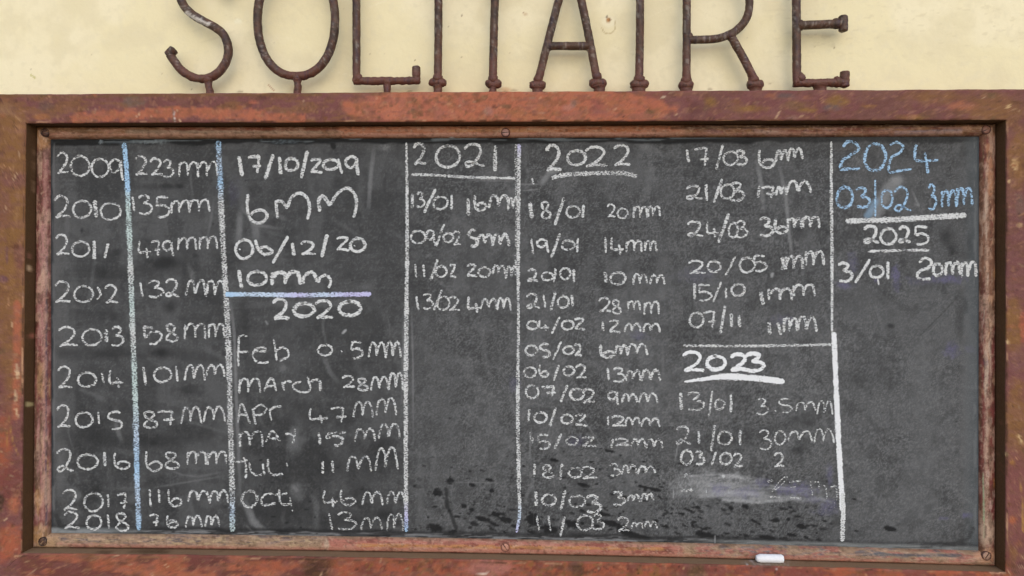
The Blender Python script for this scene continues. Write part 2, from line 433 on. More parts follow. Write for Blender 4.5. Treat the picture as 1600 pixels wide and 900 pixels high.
    c.specks(24, 60, 870, 1560, 898, .7, 1.8, A(205, 165, 120), .7, 82, 2)
    c.blob(140, 871, 16, 6, A(88, 66, 44), .6, .6, .5); c.stroke([(175, 870), (186, 867)], 2.5, A(190, 150, 120), .8)
    rs = random.Random(9)
    for i in range(260):
        side = rs.random()
        if side < .36: a, b = rs.uniform(0, 1600), rs.uniform(143, 189)
        elif side < .66: a, b = rs.uniform(0, 1600), rs.uniform(866, 900)
        elif side < .84: a, b = rs.uniform(-8, 38), rs.uniform(150, 900)
        else: a, b = rs.uniform(1572, 1610), rs.uniform(145, 900)
        an = rs.choice([0, 0, 1.57, .4, -.5, 2.2])+rs.uniform(-.3, .3); L = rs.uniform(2, 14)
        c.stroke([(a, b), (a+L*math.cos(an), b+L*math.sin(an))], rs.uniform(.9, 2.2), rs.choice([CREAM, A(190, 140, 104), A(74, 50, 38), A(84, 60, 44), A(150, 120, 96)]), rs.uniform(.25, .75), .5, .5, 3, i)
    for i in range(120):                     # scabs of bare rust with a flaked rim
        side = rs.random()
        if side < .4: a, b = rs.uniform(0, 1600), rs.uniform(145, 188)
        elif side < .7: a, b = rs.uniform(0, 1600), rs.uniform(868, 900)
        elif side < .85: a, b = rs.uniform(-8, 36), rs.uniform(150, 900)
        else: a, b = rs.uniform(1574, 1610), rs.uniform(145, 900)
        r = rs.uniform(1.5, 5)
        c.blob(a, b, r*rs.uniform(1, 2.4), r, rs.choice([A(96, 60, 42), A(120, 78, 50), A(150, 92, 62), A(108, 84, 60), A(84, 52, 46)]), rs.uniform(.4, .85), .3, .7, 3, i)
    c.mottled(13, .55, .6, A(122, 86, 56), .3, 92, None, 7); c.mottled(9, .6, .64, A(104, 66, 54), .35, 93, None, 6)
    c.mottled(18, .56, .6, A(134, 92, 84), .3, 94, None, 5)
    # chipped, rubbed lips of the steel
    for i in range(150):
        a = rs.uniform(0, 1600); L = rs.uniform(4, 26); y_ = rs.choice([146.5-a*.0056, 190.5-a*.002, 868+a*.0175-4.5*4*(a/1600)*(1-a/1600)*0-3*math.sin(a/1600*math.pi)])
        c.stroke([(a, y_), (a+L, y_+rs.uniform(-.6, .6))], rs.uniform(1.2, 3.2), rs.choice([A(196, 150, 118), A(86, 58, 42), A(70, 48, 34), A(150, 104, 74)]), rs.uniform(.4, .85), .5, .6, 4, i)
    for i in range(70):
        b = rs.uniform(190, 880); L = rs.uniform(5, 26); x_ = rs.choice([37.5-(b-192)*.006, 1573])
        c.stroke([(x_, b), (x_, b+L)], rs.uniform(1.2, 3), rs.choice([A(190, 145, 112), A(86, 58, 42), A(70, 48, 34)]), rs.uniform(.4, .8), .5, .6, 4, i)
    # fine mottling everywhere
    c.mottled(7, .6, .72, A(92, 62, 46), .22, 90); c.mottled(5, .62, .75, A(186, 138, 104), .25, 91)

def build_frame():
    Q = offset_quad
    tf = np.concatenate([[0, .0006, .0015], np.linspace(.004, .043, 14), [.0455, .0464, .047]])
    for k in range(4):
        prof = [(Q(0), .031), (Q(0), .022), (Q(0), .012), (Q(0), .0035)]
        yv = {0: .0015, .0006: .0006, .0015: 0.0, .0455: 0.0, .0464: .0006, .047: .0015}
        prof += [(Q(t), yv.get(float(t), 0.0)) for t in tf] + [(Q(.047), y) for y in (.015, .03, .045, .0545)]
        n = 520 if k % 2 == 0 else 260
        V, Fc = sweep(k, prof, n)
        px, py = pix(V)
        # beaten old steel: tiny waviness and chipped edge
        V[:, 1] += (fbm(px/60, py/60, 3+k, 3)-.5)*.0012*(V[:, 1] < .002)
        V[:, 2] += (fbm(px/25, py/25+V[:, 1]*200, 8, 3)-.5)*.0016*(1 if k % 2 == 0 else 0)
        V[:, 0] += (fbm(px/25, py/25+V[:, 1]*200, 8, 3)-.5)*.0012*(0 if k % 2 == 0 else 1)
        c = Canvas(px, py, MAROON)
        paint_frame(c)
        # return flange inside the opening: brown, bottom ledge coloured paler for light from above
        inner = (np.arange(len(V)) < n*4)
        c.mix(np.where(inner, .9, 0.), A(92, 68, 44) if k != 2 else A(136, 112, 86))
        if k == 3:
            for (a, b, q, r) in ((47, 419, CREAM, 4), (48, 525, A(175, 110, 90), 4), (46, 632, A(215, 195, 140), 4), (45, 400, A(140, 95, 75), 4)):
                c.blob(a, b, r, r*1.3, q, .95, .4, .3, 3)
            c.stroke([(51, 230), (51, 300)], 5, A(150, 118, 90), .7, .5, .9, 5)
        if k == 1:
            c.specks(30, 1555, 200, 1575, 880, 1, 4, A(120, 80, 60), .7, 5)
        if k == 2:
            c.specks(30, 60, 855, 1570, 895, 1, 4, A(80, 60, 44), .6, 6, 4)
            c.blob(1200, 878, 36, 6, A(190, 180, 172), .5, .8, .8, 4, 5, .8); c.specks(26, 1165, 866, 1240, 888, .6, 1.6, A(222, 218, 214), .8, 31)
            c.blob(235, 862, 34, 4, A(70, 52, 34), .7, .6, .5); c.blob(165, 863, 14, 3, A(74, 54, 36), .6)
        me = big_mesh('frame_rail', V, Fc, True); set_col(me, c.c)
        if k % 2 == 0: pass
        o = on_board('frame_rail', me, M_STEEL)
        o['label'] = ['rusty orange and maroon rail carrying the pipe letters', 'maroon and brown rail on the right', 'orange and maroon rail below the blackboard', 'brown rail with orange streaks on the left'][k]

# inner edge of the bead = the visible edge of the slate, read off the photo on the slate's plane
INNER = [at(x, y, Y_PANEL-.004)[[0, 2]] for x, y in ((77, 217), (1532, 212.5), (1531, 861.5), (78, 834))]
def lerp_quad(a, b, u): return [a[i]*(1-u)+b[i]*u for i in range(4)]

def paint_bead(c, k):
    if k == 0:
        c.mottled(400, 0, .05, A(140, 100, 72), 1, 100)
        c.mottled(26, .5, .62, A(170, 120, 100), .7, 101, (60, 190, 420, 220, 10), 7)
        c.mottled(22, .5, .62, A(100, 74, 52), .7, 102, (120, 190, 420, 220, 20), 6)
        c.stroke([(200, 207), (500, 208)], 9, A(150, 124, 104), .7, .6, .4, 12, 103); c.stroke([(260, 201), (560, 202)], 6, A(120, 62, 48), .7, .6, .4, 12, 104)
        c.stroke([(540, 206), (800, 207), (1060, 205)], 22, A(172, 112, 84), .95, .4, .25, 20, 105)
        c.stroke([(560, 211), (1040, 210)], 6, A(196, 140, 122), .75, .6, .3, 14, 106); c.stroke([(700, 204), (1000, 203)], 5, A(180, 128, 84), .6, .6, .4, 16, 107)
        c.stroke([(860, 203), (1050, 203)], 6, A(156, 86, 56), .6, .6, .4, 12, 116)
        c.mottled(20, .45, .6, A(118, 66, 58), .8, 108, (1070, 185, 1560, 220, 20), 5)
        c.mottled(18, .5, .62, A(150, 112, 104), .7, 109, (1100, 185, 1540, 220, 20), 4)
        c.stroke([(1050, 200), (1300, 197), (1490, 196)], 5, A(64, 46, 30), .7, .6, .5, 12, 110)
        c.stroke([(1400, 207), (1500, 205)], 7, A(128, 120, 130), .7, .6, .4, 10, 111)
        c.blob(1200, 207, 22, 3, A(190, 156, 140), .8, .5, .6, 5, 112); c.blob(1512, 199, 8, 5, A(190, 140, 110), .8)
        c.blob(706, 215, 4, 1.5, A(235, 225, 220), .9)
    elif k == 3:
        c.mottled(400, 0, .05, A(128, 78, 72), 1, 120)
        c.mottled(9, .48, .62, A(172, 126, 118), .8, 121, None, 40)
        c.mottled(8, .54, .64, A(104, 84, 66), .7, 122, None, 50)
        c.mottled(6, .55, .65, A(176, 136, 96), .7, 123, (50, 560, 90, 850, 20), 34)
        c.stroke([(73, 400), (72, 600), (72, 820)], 4, A(64, 62, 80), .7, .6, .6, 12, 124)
        c.stroke([(56, 450), (56, 700)], 4, A(120, 60, 50), .6, .6, .5, 10, 125)
        c.blob(68, 212, 20, 22, A(168, 124, 86), .95, .4, .4, 7, 126); c.blob(60, 780, 6, 22, A(190, 144, 100), .85, .5, .5, 6, 127); c.blob(62, 838, 18, 18, A(170, 130, 90), .9, .4, .4, 7, 128)
        c.blob(52, 206, 4, 10, A(80, 58, 40), .8); c.blob(66, 800, 6, 14, A(120, 66, 60), .8)
        c.blob(70, 425, 5, 16, A(190, 160, 140), .7, .5, .6, 4, 129)
    elif k == 1:
        c.mottled(400, 0, .05, A(132, 92, 72), 1, 140)
        c.mottled(8, .46, .6, A(126, 66, 62), .85, 141, None, 60)
        c.mottled(6, .56, .66, A(190, 146, 116), .85, 142, (1535, 190, 1570, 640, 8), 18)
        c.mottled(5, .55, .66, A(196, 172, 152), .8, 143, (1535, 300, 1548, 640, 4), 40)
        c.stroke([(1545, 230), (1548, 300)], 10, A(180, 128, 96), .8, .5, .6, 5, 144)
        c.stroke([(1553, 640), (1552, 800)], 13, A(122, 62, 58), .8, .5, .5, 8, 145); c.mottled(6, .55, .65, A(186, 150, 136), .8, 146, (1538, 640, 1565, 840, 6), 14)
        c.blob(1558, 757, 6, 12, A(172, 116, 62), .8, .5, .6, 5, 147); c.blob(1543, 830, 12, 26, A(196, 168, 142), .85, .5, .5, 6, 148)
        c.stroke([(1536, 740), (1538, 840)], 3, A(160, 180, 140), .7, .6, .7, 6, 149)
        c.blob(1552, 200, 8, 14, A(160, 112, 74), .8); c.blob(1564, 230, 4, 20, A(66, 48, 34), .7); c.blob(1542, 868, 16, 12, A(196, 146, 112), .85, .5, .5, 6, 150)
        c.blob(1556, 425, 5, 10, A(186, 136, 92), .8, .5, .6); c.blob(1562, 538, 6, 5, A(176, 128, 80), .8); c.blob(1540, 565, 4, 8, A(104, 86, 116), .6)
    else:
        c.mottled(400, 0, .05, A(150, 122, 98), 1, 160)
        c.stroke([(110, 853), (500, 860)], 7, A(160, 98, 90), .7, .6, .5, 16, 161)
        c.mottled(14, .5, .62, A(92, 84, 86), .75, 162, (90, 836, 500, 852, 4), 3)
        c.mottled(12, .52, .62, A(176, 150, 116), .7, 163, (90, 836, 500, 856, 4), 3)
        c.stroke([(515, 851), (800, 855), (1060, 862)], 22, A(170, 108, 92), .95, .4, .25, 18, 164)
        c.stroke([(560, 852), (1040, 858)], 6, A(176, 124, 70), .7, .6, .5, 14, 165)
        c.mottled(12, .55, .63, A(132, 72, 62), .8, 166, (560, 840, 1050, 870, 10), 6)
        c.blob(510, 850, 4, 10, A(190, 165, 140), .85)
        c.mottled(20, .46, .58, A(160, 100, 88), .85, 167, (1080, 850, 1560, 890, 10), 5)
        c.mottled(12, .55, .66, A(104, 98, 100), .8, 168, (1100, 850, 1530, 872, 5), 3)
        c.blob(1076, 862, 10, 10, A(150, 120, 92), .8); c.stroke([(1350, 866), (1500, 868)], 6, A(84, 88, 92), .75, .6, .5, 12, 169)
        c.stroke([(1240, 876), (1520, 884)], 6, A(168, 100, 82), .75, .6, .4, 12, 170)
        c.blob(70, 846, 22, 14, A(172, 138, 104), .9, .5, .4, 7, 171)
        c.blob(1540, 868, 20, 14, A(190, 140, 108), .85, .5, .5, 7, 172)
    c.mottled(9 if k % 2 else 26, .54, .63, A(196, 160, 136), .5 if k % 2 else .25, 184+k, None, 26 if k % 2 else 4); c.mottled(7 if k % 2 else 22, .55, .64, A(84, 58, 42), .55 if k % 2 else .3, 188+k, None, 22 if k % 2 else 4)
    if k == 3: c.stroke([(71, 240), (70, 500), (69, 700), (66, 810)], 7, A(186, 140, 128), .6, .7, .9, 8, 195, .4)
    if k == 1: c.stroke([(1541, 260), (1542, 520), (1541, 700), (1542, 840)], 7, A(196, 164, 142), .55, .7, .9, 7, 196, .5)
    if k == 0: c.stroke([(90, 211), (300, 211), (560, 211), (800, 211), (1060, 210), (1300, 208), (1500, 207)], 6, A(186, 138, 116), .55, .7, .8, 12, 197, .3)
    if k == 2: c.stroke([(90, 850), (300, 854), (560, 858), (800, 861), (1060, 868), (1300, 875), (1500, 880)], 6, A(192, 138, 116), .5, .7, .8, 12, 198, .3)
    c.mottled(4, .58, .7, A(74, 54, 42), .45, 180+k); c.mottled(3.4, .6, .72, A(200, 165, 140), .35, 190+k)

def build_bead():
    O = offset_quad(-.0004)
    prof_u = [(0, .030), (.04, .0262), (.16, .0240), (.34, .0232), (.55, .0236), (.75, .0252), (.88, .0278), (.96, .0305), (1.0, .0335), (1.0, .0365)]
    up = np.linspace(0, 1, 28)
    uu = np.array([p[0] for p in prof_u[:-1]]); yy = np.array([p[1] for p in prof_u[:-1]])
    prof = [(lerp_quad(O, INNER, u), float(np.interp(u, uu, yy))) for u in up] + [(INNER, .0365)]
    for k in range(4):
        n = 700 if k % 2 == 0 else 320
        V, Fc = sweep(k, prof, n)
        px, py = pix(V)
        V[:, 1] += (fbm(px/30, py/30, 21+k, 3)-.5)*.0014
        c = Canvas(px, py, MAROON)
        paint_bead(c, k)
        me = big_mesh('bead_strip', V, Fc, True); set_col(me, c.c)
        on_board('bead_strip', me, M_BEAD)

# ------------------------------------------------------------------ slate with its stains and wiped chalk
def paint_slate(c):
    x, y = c.x, c.y
    g = lambda v: A(v, v, v)*(.72 if v < 110 else .85)
    c.c[:] = g(82)
    # wiped vertical bands, stronger towards the left edge
    n = vnoise(x/17+vnoise(x*0, y/160, 3)*1.0, y*0, 2)
    c.mix(.7*sstep(.45, .9, n)*(1-sstep(240, 420, x)), g(106))
    n = fbm(x/9, y/240, 5, 3); c.mix(.38*sstep(.5, .7, n)*(1-.5*sstep(360, 500, x)), g(100))
    n = fbm(x/120, y/3.5, 6, 3); c.mix(.3*sstep(.5, .66, n)*sstep(700, 1000, x), g(98)); c.mix(.3*sstep(.52, .66, fbm(x/90, y/3, 8, 3)), g(64))
    c.mottled(90, .45, .65, g(94), .7, 201); c.mottled(60, .5, .68, g(68), .6, 202)
    c.mottled(40, .5, .7, g(72), .4, 203, None, 14)
    c.mottled(60, .5, .7, g(100), .5, 204, (1000, 210, 1540, 860, 60), 6)
    c.mottled(5, .5, .7, g(100), .4, 205, (1320, 420, 1530, 860, 30), 300)
    c.mottled(30, .3, .6, g(98), .55, 206, (1310, 400, 1540, 860, 50))
    c.mottled(22, .52, .66, g(54), .55, 207, (70, 640, 640, 850, 40)); c.mottled(26, .5, .64, g(58), .5, 208, (360, 620, 640, 850, 30))
    c.mottled(22, .5, .64, g(58), .45, 209, (800, 640, 1320, 860, 50), 12)
    c.blob(92, 560, 22, 240, g(109), .7, .6, .3, 30, 210); c.blob(600, 330, 30, 120, g(74), .5, .8, .3, 30, 211)
    c.mottled(2.2, .5, .75, g(128), .26, 212); c.mottled(2.4, .5, .75, g(56), .28, 213)
    c.mottled(1.7, .5, .72, g(140), .4, 217, (640, 215, 1540, 860, 60))
    c.mottled(2.0, .5, .72, g(140), .35, 214, (980, 300, 1320, 860, 60)); c.mottled(2.0, .5, .72, g(140), .3, 215, (820, 215, 1060, 300, 30))
    c.mottled(26, .58, .72, g(120), .35, 216, (1380, 560, 1480, 800, 40))
    c.mottled(70, .5, .64, g(106), .5, 230, (960, 420, 1560, 870, 80)); c.mottled(45, .5, .66, g(108), .45, 231, None, 90); c.mottled(34, .54, .66, g(112), .35, 232, (640, 240, 1060, 860, 40))
    c.mottled(1.9, .5, .7, g(150), .3, 233, (640, 480, 1540, 850, 80)); c.mottled(16, .52, .66, g(60), .35, 234)
    for (q, w_, v_, a_) in (([(86, 260), (88, 520), (90, 700)], 20, 108, .5), ([(116, 300), (114, 640)], 9, 102, .4), ([(300, 560), (330, 600), (352, 640)], 26, 102, .4), ([(225, 740), (290, 720), (350, 700)], 22, 98, .35),
                            ([(420, 250), (520, 262), (600, 246)], 30, 96, .35), ([(380, 300), (372, 380)], 16, 104, .5), ([(440, 520), (470, 600)], 24, 96, .35), ([(660, 500), (700, 620), (690, 740)], 60, 96, .4), ([(760, 300), (740, 420), (770, 560)], 44, 92, .3),
                            ([(880, 240), (980, 260), (1040, 300)], 40, 98, .4), ([(1035, 400), (1030, 520), (1040, 600)], 40, 100, .4), ([(1340, 470), (1420, 520), (1500, 520)], 60, 106, .5), ([(1440, 560), (1450, 660), (1430, 780)], 56, 110, .45), ([(1510, 420), (1512, 600), (1508, 780)], 22, 112, .45),
                            ([(1020, 700), (1150, 690), (1290, 640)], 30, 70, .4), ([(120, 420), (200, 430), (300, 415)], 24, 62, .45), ([(100, 555), (230, 550), (330, 560)], 20, 64, .45), ([(110, 680), (230, 690), (330, 680)], 34, 62, .5), ([(400, 730), (500, 740), (620, 720)], 40, 60, .5), ([(390, 800), (520, 815), (600, 800)], 40, 56, .55),
                            ([(470, 690), (466, 700)], 20, 116, .5), ([(462, 765), (466, 775)], 18, 110, .5), ([(455, 500), (560, 505)], 50, 72, .4), ([(1180, 470), (1260, 475)], 30, 66, .35), ([(860, 780), (1020, 790)], 50, 86, .3)):
        c.stroke(q, w_, g(v_), a_, .8, .5, 14, int(q[0][0]+q[0][1]), .15)
    rw = random.Random(44)
    for i in range(150):                      # arcs of the wiping cloth
        a, b = rw.uniform(90, 1500), rw.uniform(240, 820); L = rw.uniform(20, 90); an = rw.choice([1.5, 1.6, 1.4, .1, -.1, .5])+rw.uniform(-.2, .2)
        q = [(a, b), (a+L*math.cos(an)*.5+rw.uniform(-6, 6), b+L*math.sin(an)*.5), (a+L*math.cos(an), b+L*math.sin(an))]
        c.stroke(q, rw.uniform(1.5, 11), g(rw.choice([108, 116, 126, 132, 60])), rw.uniform(.14, .42), .8, .4, 9, i, .35, True)
    # dark blotches
    D = g(52)
    for (a, b, rx, ry, al) in ((256, 411, 26, 10, .9), (262, 408, 10, 8, .9), (160, 428, 14, 8, .6), (264, 480, 11, 11, .75), (177, 494, 9, 8, .6), (252, 551, 18, 9, .8), (252, 551, 6, 5, .9), (185, 394, 8, 8, .5), (165, 553, 30, 7, .45),
                               (262, 291, 12, 5, .8), (281, 291, 7, 4, .9), (235, 292, 16, 5, .5), (128, 360, 3, 4, .9), (305, 399, 6, 5, .6), (293, 609, 16, 9, .4), (150, 765, 9, 7, .7), (160, 685, 26, 12, .5), (230, 690, 40, 9, .5),
                               (240, 692, 6, 4, .9), (100, 550, 22, 8, .35), (380, 500, 14, 34, .5), (500, 720, 40, 30, .4), (600, 700, 26, 14, .5), (430, 800, 34, 26, .5), (560, 770, 26, 22, .45), (600, 805, 14, 8, .8), (618, 818, 8, 6, .8),
                               (1478, 368, 14, 14, .7), (1488, 392, 7, 9, .6), (1392, 509, 7, 4, .8), (1500, 500, 7, 32, .45), (1508, 478, 5, 14, .5), (1516, 380, 5, 20, .5), (1250, 365, 14, 12, .5), (1245, 704, 16, 7, .7), (1262, 663, 10, 6, .5),
                               (1096, 663, 3.5, 1.8, .9), (1148, 660, 3, 2, .8), (925, 285, 20, 12, .35), (1070, 520, 30, 20, .4), (520, 585, 10, 10, .4), (1350, 590, 60, 20, .3), (1180, 420, 60, 22, .25), (1220, 594, 8, 6, .6), (1226, 770, 60, 30, .2)):
        c.blob(a, b, rx, ry, D, al, .8, .35, 9, int(a+b))
    # rain splashes along the bottom
    rr = random.Random(12)
    for i in range(130):
        a = rr.uniform(400, 1300); b = 700+130*rr.random()**.6; r = rr.uniform(.8, 1.9)
        c.blob(a, b, r*rr.uniform(1, 2.4), r*.8, g(40), rr.uniform(.5, .9), .4, .4, 3, i+900)
    for i in range(150):
        a = rr.uniform(640, 1070); t = rr.random()**.5
        b = 690+t*142
        r = rr.uniform(1.1, 3.6)*(0.55+.6*t)
        c.blob(a, b, r*rr.uniform(1.0, 2.0), r*.72, g(36), rr.uniform(.7, 1), .3, .45, 3.4, i, 0, rr.uniform(-10, 25))
    for i in range(90):
        a = rr.uniform(1030, 1300); b = 770+rr.random()**.7*75
        r = rr.uniform(1.2, 3.6)
        c.blob(a, b, r*rr.uniform(1.2, 2.6), r*.72, g(36), rr.uniform(.7, 1), .3, .45, 3.4, i+300, 0, rr.uniform(-5, 25))
    for i in range(60):
        c.blob(rr.uniform(90, 1520), rr.uniform(230, 840), rr.uniform(.8, 2), rr.uniform(.7, 1.5), g(42), rr.uniform(.4, .9), .5, .3, 3, i+600)
    for (a, b, rx, ry) in ((704, 751, 7, 6), (683, 770, 8, 6), (652, 760, 7, 3), (725, 791, 6, 4), (765, 750, 7, 2.5), (737, 757, 6, 3), (769, 767, 6, 3.5), (791, 812, 12, 5), (755, 811, 12, 4), (680, 825, 14, 7), (655, 749, 4, 3), (775, 803, 8, 4),
                           (833, 812, 12, 12), (858, 827, 14, 7), (895, 820, 12, 7), (955, 818, 22, 4), (990, 836, 26, 5), (975, 828, 14, 4), (865, 719, 8, 2.5), (912, 758, 10, 3.5), (953, 705, 9, 2.4), (1005, 761, 12, 2.5), (1022, 765, 10, 3), (940, 803, 18, 3.5), (805, 822, 8, 3),
                           (1090, 793, 5, 3), (1142, 794, 4, 3), (1165, 791, 6, 4), (1066, 803, 5, 3), (1105, 836, 22, 5), (1200, 840, 14, 4), (1252, 823, 9, 3.2), (1232, 811, 3, 3), (1335, 780, 4, 2), (1390, 826, 10, 4), (1338, 830, 4, 2), (1172, 748, 10, 3)):
        c.blob(a, b, rx, ry, g(33), .95, .3, .55, 4, int(a*3+b), 0, 12)
    c.stroke([(697, 765), (699, 790), (708, 812), (713, 826)], 7, g(42), .8, .6, .4, 8, 9)
    # scraped and wiped marks
    S = g(132)
    c.stroke([(1070, 760), (1110, 757), (1150, 758), (1180, 766)], 40, g(166), .62, .7, .7, 8, 220, .6); c.stroke([(1120, 770), (1190, 775), (1280, 773)], 24, g(140), .45, .8, .7, 8, 221, .6)
    rz = random.Random(21)
    for i in range(46):                      # finger and cloth strokes of the rub-out
        a = rz.uniform(1058, 1240); L = rz.uniform(18, 90); k = (a-1060)/230
        b = rz.uniform(742+24*k, 781+2*k)
        c.stroke([(a, b+rz.uniform(-2, 2)), (a+L*.5, b-rz.uniform(0, 3)), (min(a+L, 1302), b+rz.uniform(0, 5))], rz.uniform(1.6, 7), g(rz.choice([176, 190, 160, 84])), rz.uniform(.25, .6)*(1-.45*k), .6, .5, 5, i, .5, True)
    c.stroke([(1078, 744), (1120, 741), (1150, 743), (1163, 749)], 3.5, g(180), .5, .6, .5, 5, 225, .4); c.stroke([(1130, 781), (1180, 785), (1250, 779)], 5, g(190), .55, .6, .6, 5, 226, .5); c.blob(1130, 744, 3, 2.5, g(220), .8)
    LAV = A(104, 99, 132)
    for (a, b, rx, ry, al) in ((1125, 765, 14, 10, .45), (1165, 770, 20, 10, .4), (1240, 765, 32, 10, .55), (1190, 755, 12, 8, .4), (1295, 790, 14, 10, .4), (1270, 780, 16, 5, .35), (1296, 742, 5, 14, .35), (1290, 800, 20, 6, .25),
                               (1400, 434, 6, 18, .6), (1318, 446, 12, 6, .6), (1332, 410, 8, 14, .35), (1480, 437, 24, 6, .6), (1487, 548, 12, 11, .5), (1516, 545, 8, 7, .3), (1512, 805, 11, 4, .6), (1474, 810, 8, 2.5, .6), (1440, 438, 30, 7, .2), (1370, 437, 6, 6, .5),
                               (1000, 525, 14, 10, .25), (805, 600, 8, 14, .25), (1090, 430, 30, 12, .15), (900, 690, 16, 8, .2), (1222, 500, 20, 8, .2), (365, 300, 10, 20, .12)):
        c.blob(a, b, rx, ry, LAV, al*1.05, .7, .8, 6, int(a*7+b), .5)
    W_ = lambda pts, w, al, v=134, **k: c.stroke(pts, w, g(v), min(al*1.6, .85), .7, .3, 8, int(pts[0][0]), k.get('grain', .2), k.get('taper', True))
    W_([(584, 232), (579, 275), (576, 330)], 7, .45); W_([(376, 330), (372, 380)], 10, .4); W_([(376, 320), (395, 350), (440, 358)], 6, .35); W_([(398, 350), (402, 375)], 12, .35)
    W_([(360, 470), (366, 520), (370, 640), (376, 790)], 5, .5); W_([(380, 780), (396, 815), (415, 832)], 12, .5); W_([(385, 822), (398, 834), (425, 836)], 3, .6, 150)
    W_([(455, 705), (458, 680), (466, 665)], 16, .35); W_([(440, 570), (446, 580)], 12, .3); W_([(505, 555), (515, 580), (530, 600)], 8, .25); W_([(458, 765), (463, 760)], 14, .4)
    W_([(420, 330), (450, 345)], 8, .2); W_([(560, 450), (582, 448)], 10, .3, 120); W_([(390, 475), (480, 476), (570, 470)], 12, .3, 110)
    W_([(632, 480), (630, 560), (628, 640)], 5, .3); W_([(643, 480), (645, 560), (646, 700)], 3, .4); W_([(655, 690), (657, 830)], 12, .3, 110); W_([(612, 230), (590, 228)], 14, .35, 130, grain=.7); W_([(600, 226), (606, 234)], 10, .3, 140, grain=.8)
    W_([(1182, 245), (1188, 280), (1194, 330)], 7, .5); W_([(1217, 255), (1228, 310), (1234, 375), (1238, 400)], 6, .55, 135)
    W_([(848, 285), (858, 270), (870, 266)], 9, .55, 135, taper=False); W_([(800, 288), (845, 288)], 3, .5); W_([(815, 298), (842, 296)], 2.5, .5); W_([(730, 280), (800, 283)], 5, .35)
    W_([(996, 250), (1010, 222), (1016, 216)], 12, .35, 120); W_([(900, 222), (990, 222), (1060, 250)], 10, .25, 120)
    W_([(1370, 332), (1382, 305), (1400, 285)], 22, .4, 150, taper=False); c.stroke([(1356, 337), (1368, 315)], 12, A(130, 160, 185), .55, .7, .3, 8, 5); c.blob(1400, 282, 10, 6, g(150), .5, .7, .5, 5, 6)
    c.blob(1425, 318, 22, 22, g(108), .5, .6, .4, 10, 7); W_([(1428, 318), (1436, 322), (1424, 296)], 3, .4, 150)
    c.blob(1342, 250, 14, 10, g(140), .4, .7, .8, 4, 8, .8); c.blob(1488, 228, 16, 7, g(120), .5, .6, .8, 5, 9, .7); c.blob(1470, 245, 18, 10, g(115), .35, .7, .8, 5, 19, .7)
    c.stroke([(1437, 525), (1472, 490), (1495, 465)], 2.4, g(62), .45, .5, .3); W_([(1440, 530), (1475, 495)], 2.5, .3, 120); c.blob(1445, 560, 12, 40, g(120), .35, .8, .6, 6, 10, .8)
    W_([(890, 628), (915, 660), (945, 705)], 1.8, .5, 130, grain=0); W_([(830, 665), (828, 700), (827, 722)], 2, .5, 140); W_([(860, 668), (852, 690), (848, 716)], 2.5, .4, 130)
    W_([(819, 785), (826, 768), (834, 752)], 6, .45, 120); W_([(834, 850), (834, 330)], 1.2, .15, 130)
    W_([(240, 762), (300, 752), (350, 744)], 3, .35, 120); W_([(258, 732), (285, 742), (310, 745), (355, 736)], 3.5, .35, 120); W_([(700, 754), (800, 755)], 2, .3)
    W_([(330, 560), (330, 640)], 30, .3, 104); W_([(318, 540), (318, 640)], 4, .2, 70); W_([(180, 660), (190, 690)], 8, .3)
    c.blob(1035, 460, 7, 9, g(130), .45, .6, .5, 5, 11, .5); c.blob(1038, 491, 5, 4, g(130), .45, .6, .5, 5, 12, .5); W_([(1015, 640), (1018, 600)], 8, .2)
    W_([(1060, 690), (1055, 720)], 2, .5, 150); W_([(1052, 762), (1052, 780)], 2, .6, 170); W_([(1207, 428), (1206, 432)], 5, .6, 170, taper=False); W_([(540, 516), (536, 520)], 4, .6, 180, taper=False); W_([(415, 502), (418, 506)], 3, .5, 150, taper=False)
    W_([(95, 700), (93, 780)], 14, .4, 112); W_([(105, 330), (104, 400)], 8, .3, 112); W_([(1010, 215), (1025, 300)], 10, .15)
    c.blob(205, 780, 10, 8, g(112), .4); c.blob(120, 775, 9, 8, g(120), .4)
    # dark rim: ragged black strip with scratches at the top, chalk dust at the foot
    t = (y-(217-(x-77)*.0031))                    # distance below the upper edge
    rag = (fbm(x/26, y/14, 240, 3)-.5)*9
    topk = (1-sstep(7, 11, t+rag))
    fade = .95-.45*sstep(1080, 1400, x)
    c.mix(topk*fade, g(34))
    c.mix((1-sstep(3.5, 6, t+(fbm(x/40, y/6, 241, 3)-.5)*7))*sstep(.52, .6, fbm(x/46, y/3, 242, 3))*.6*(1-sstep(1000, 1200, x)), A(116, 122, 124))
    c.blob(440, 221, 26, 3, A(105, 114, 120), .5, .7, 1.2, 4, 13, .6); c.blob(235, 222, 20, 3, A(130, 136, 138), .6, .6, 1.2, 4, 14, .6); c.blob(190, 222, 30, 3.4, A(80, 88, 94), .45, .8, 1.2, 4, 23, .6); c.blob(157, 222, 4, 3.5, A(150, 158, 162), .6, .6, 1., 3, 24)
    c.blob(521, 228, 5, 6, g(40), .9, .4, .5, 4, 15)
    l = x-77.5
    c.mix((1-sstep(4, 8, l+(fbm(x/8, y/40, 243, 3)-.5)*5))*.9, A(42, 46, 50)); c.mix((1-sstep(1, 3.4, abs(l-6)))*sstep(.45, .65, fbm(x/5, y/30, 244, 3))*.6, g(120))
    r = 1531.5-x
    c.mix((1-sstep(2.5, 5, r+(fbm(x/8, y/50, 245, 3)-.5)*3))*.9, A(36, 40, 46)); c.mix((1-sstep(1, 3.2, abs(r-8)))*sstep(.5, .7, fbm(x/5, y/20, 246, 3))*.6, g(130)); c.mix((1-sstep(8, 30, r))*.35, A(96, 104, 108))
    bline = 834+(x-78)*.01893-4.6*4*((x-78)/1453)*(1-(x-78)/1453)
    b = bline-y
    rag = (fbm(x/30, y/10, 247, 3)-.5)*8
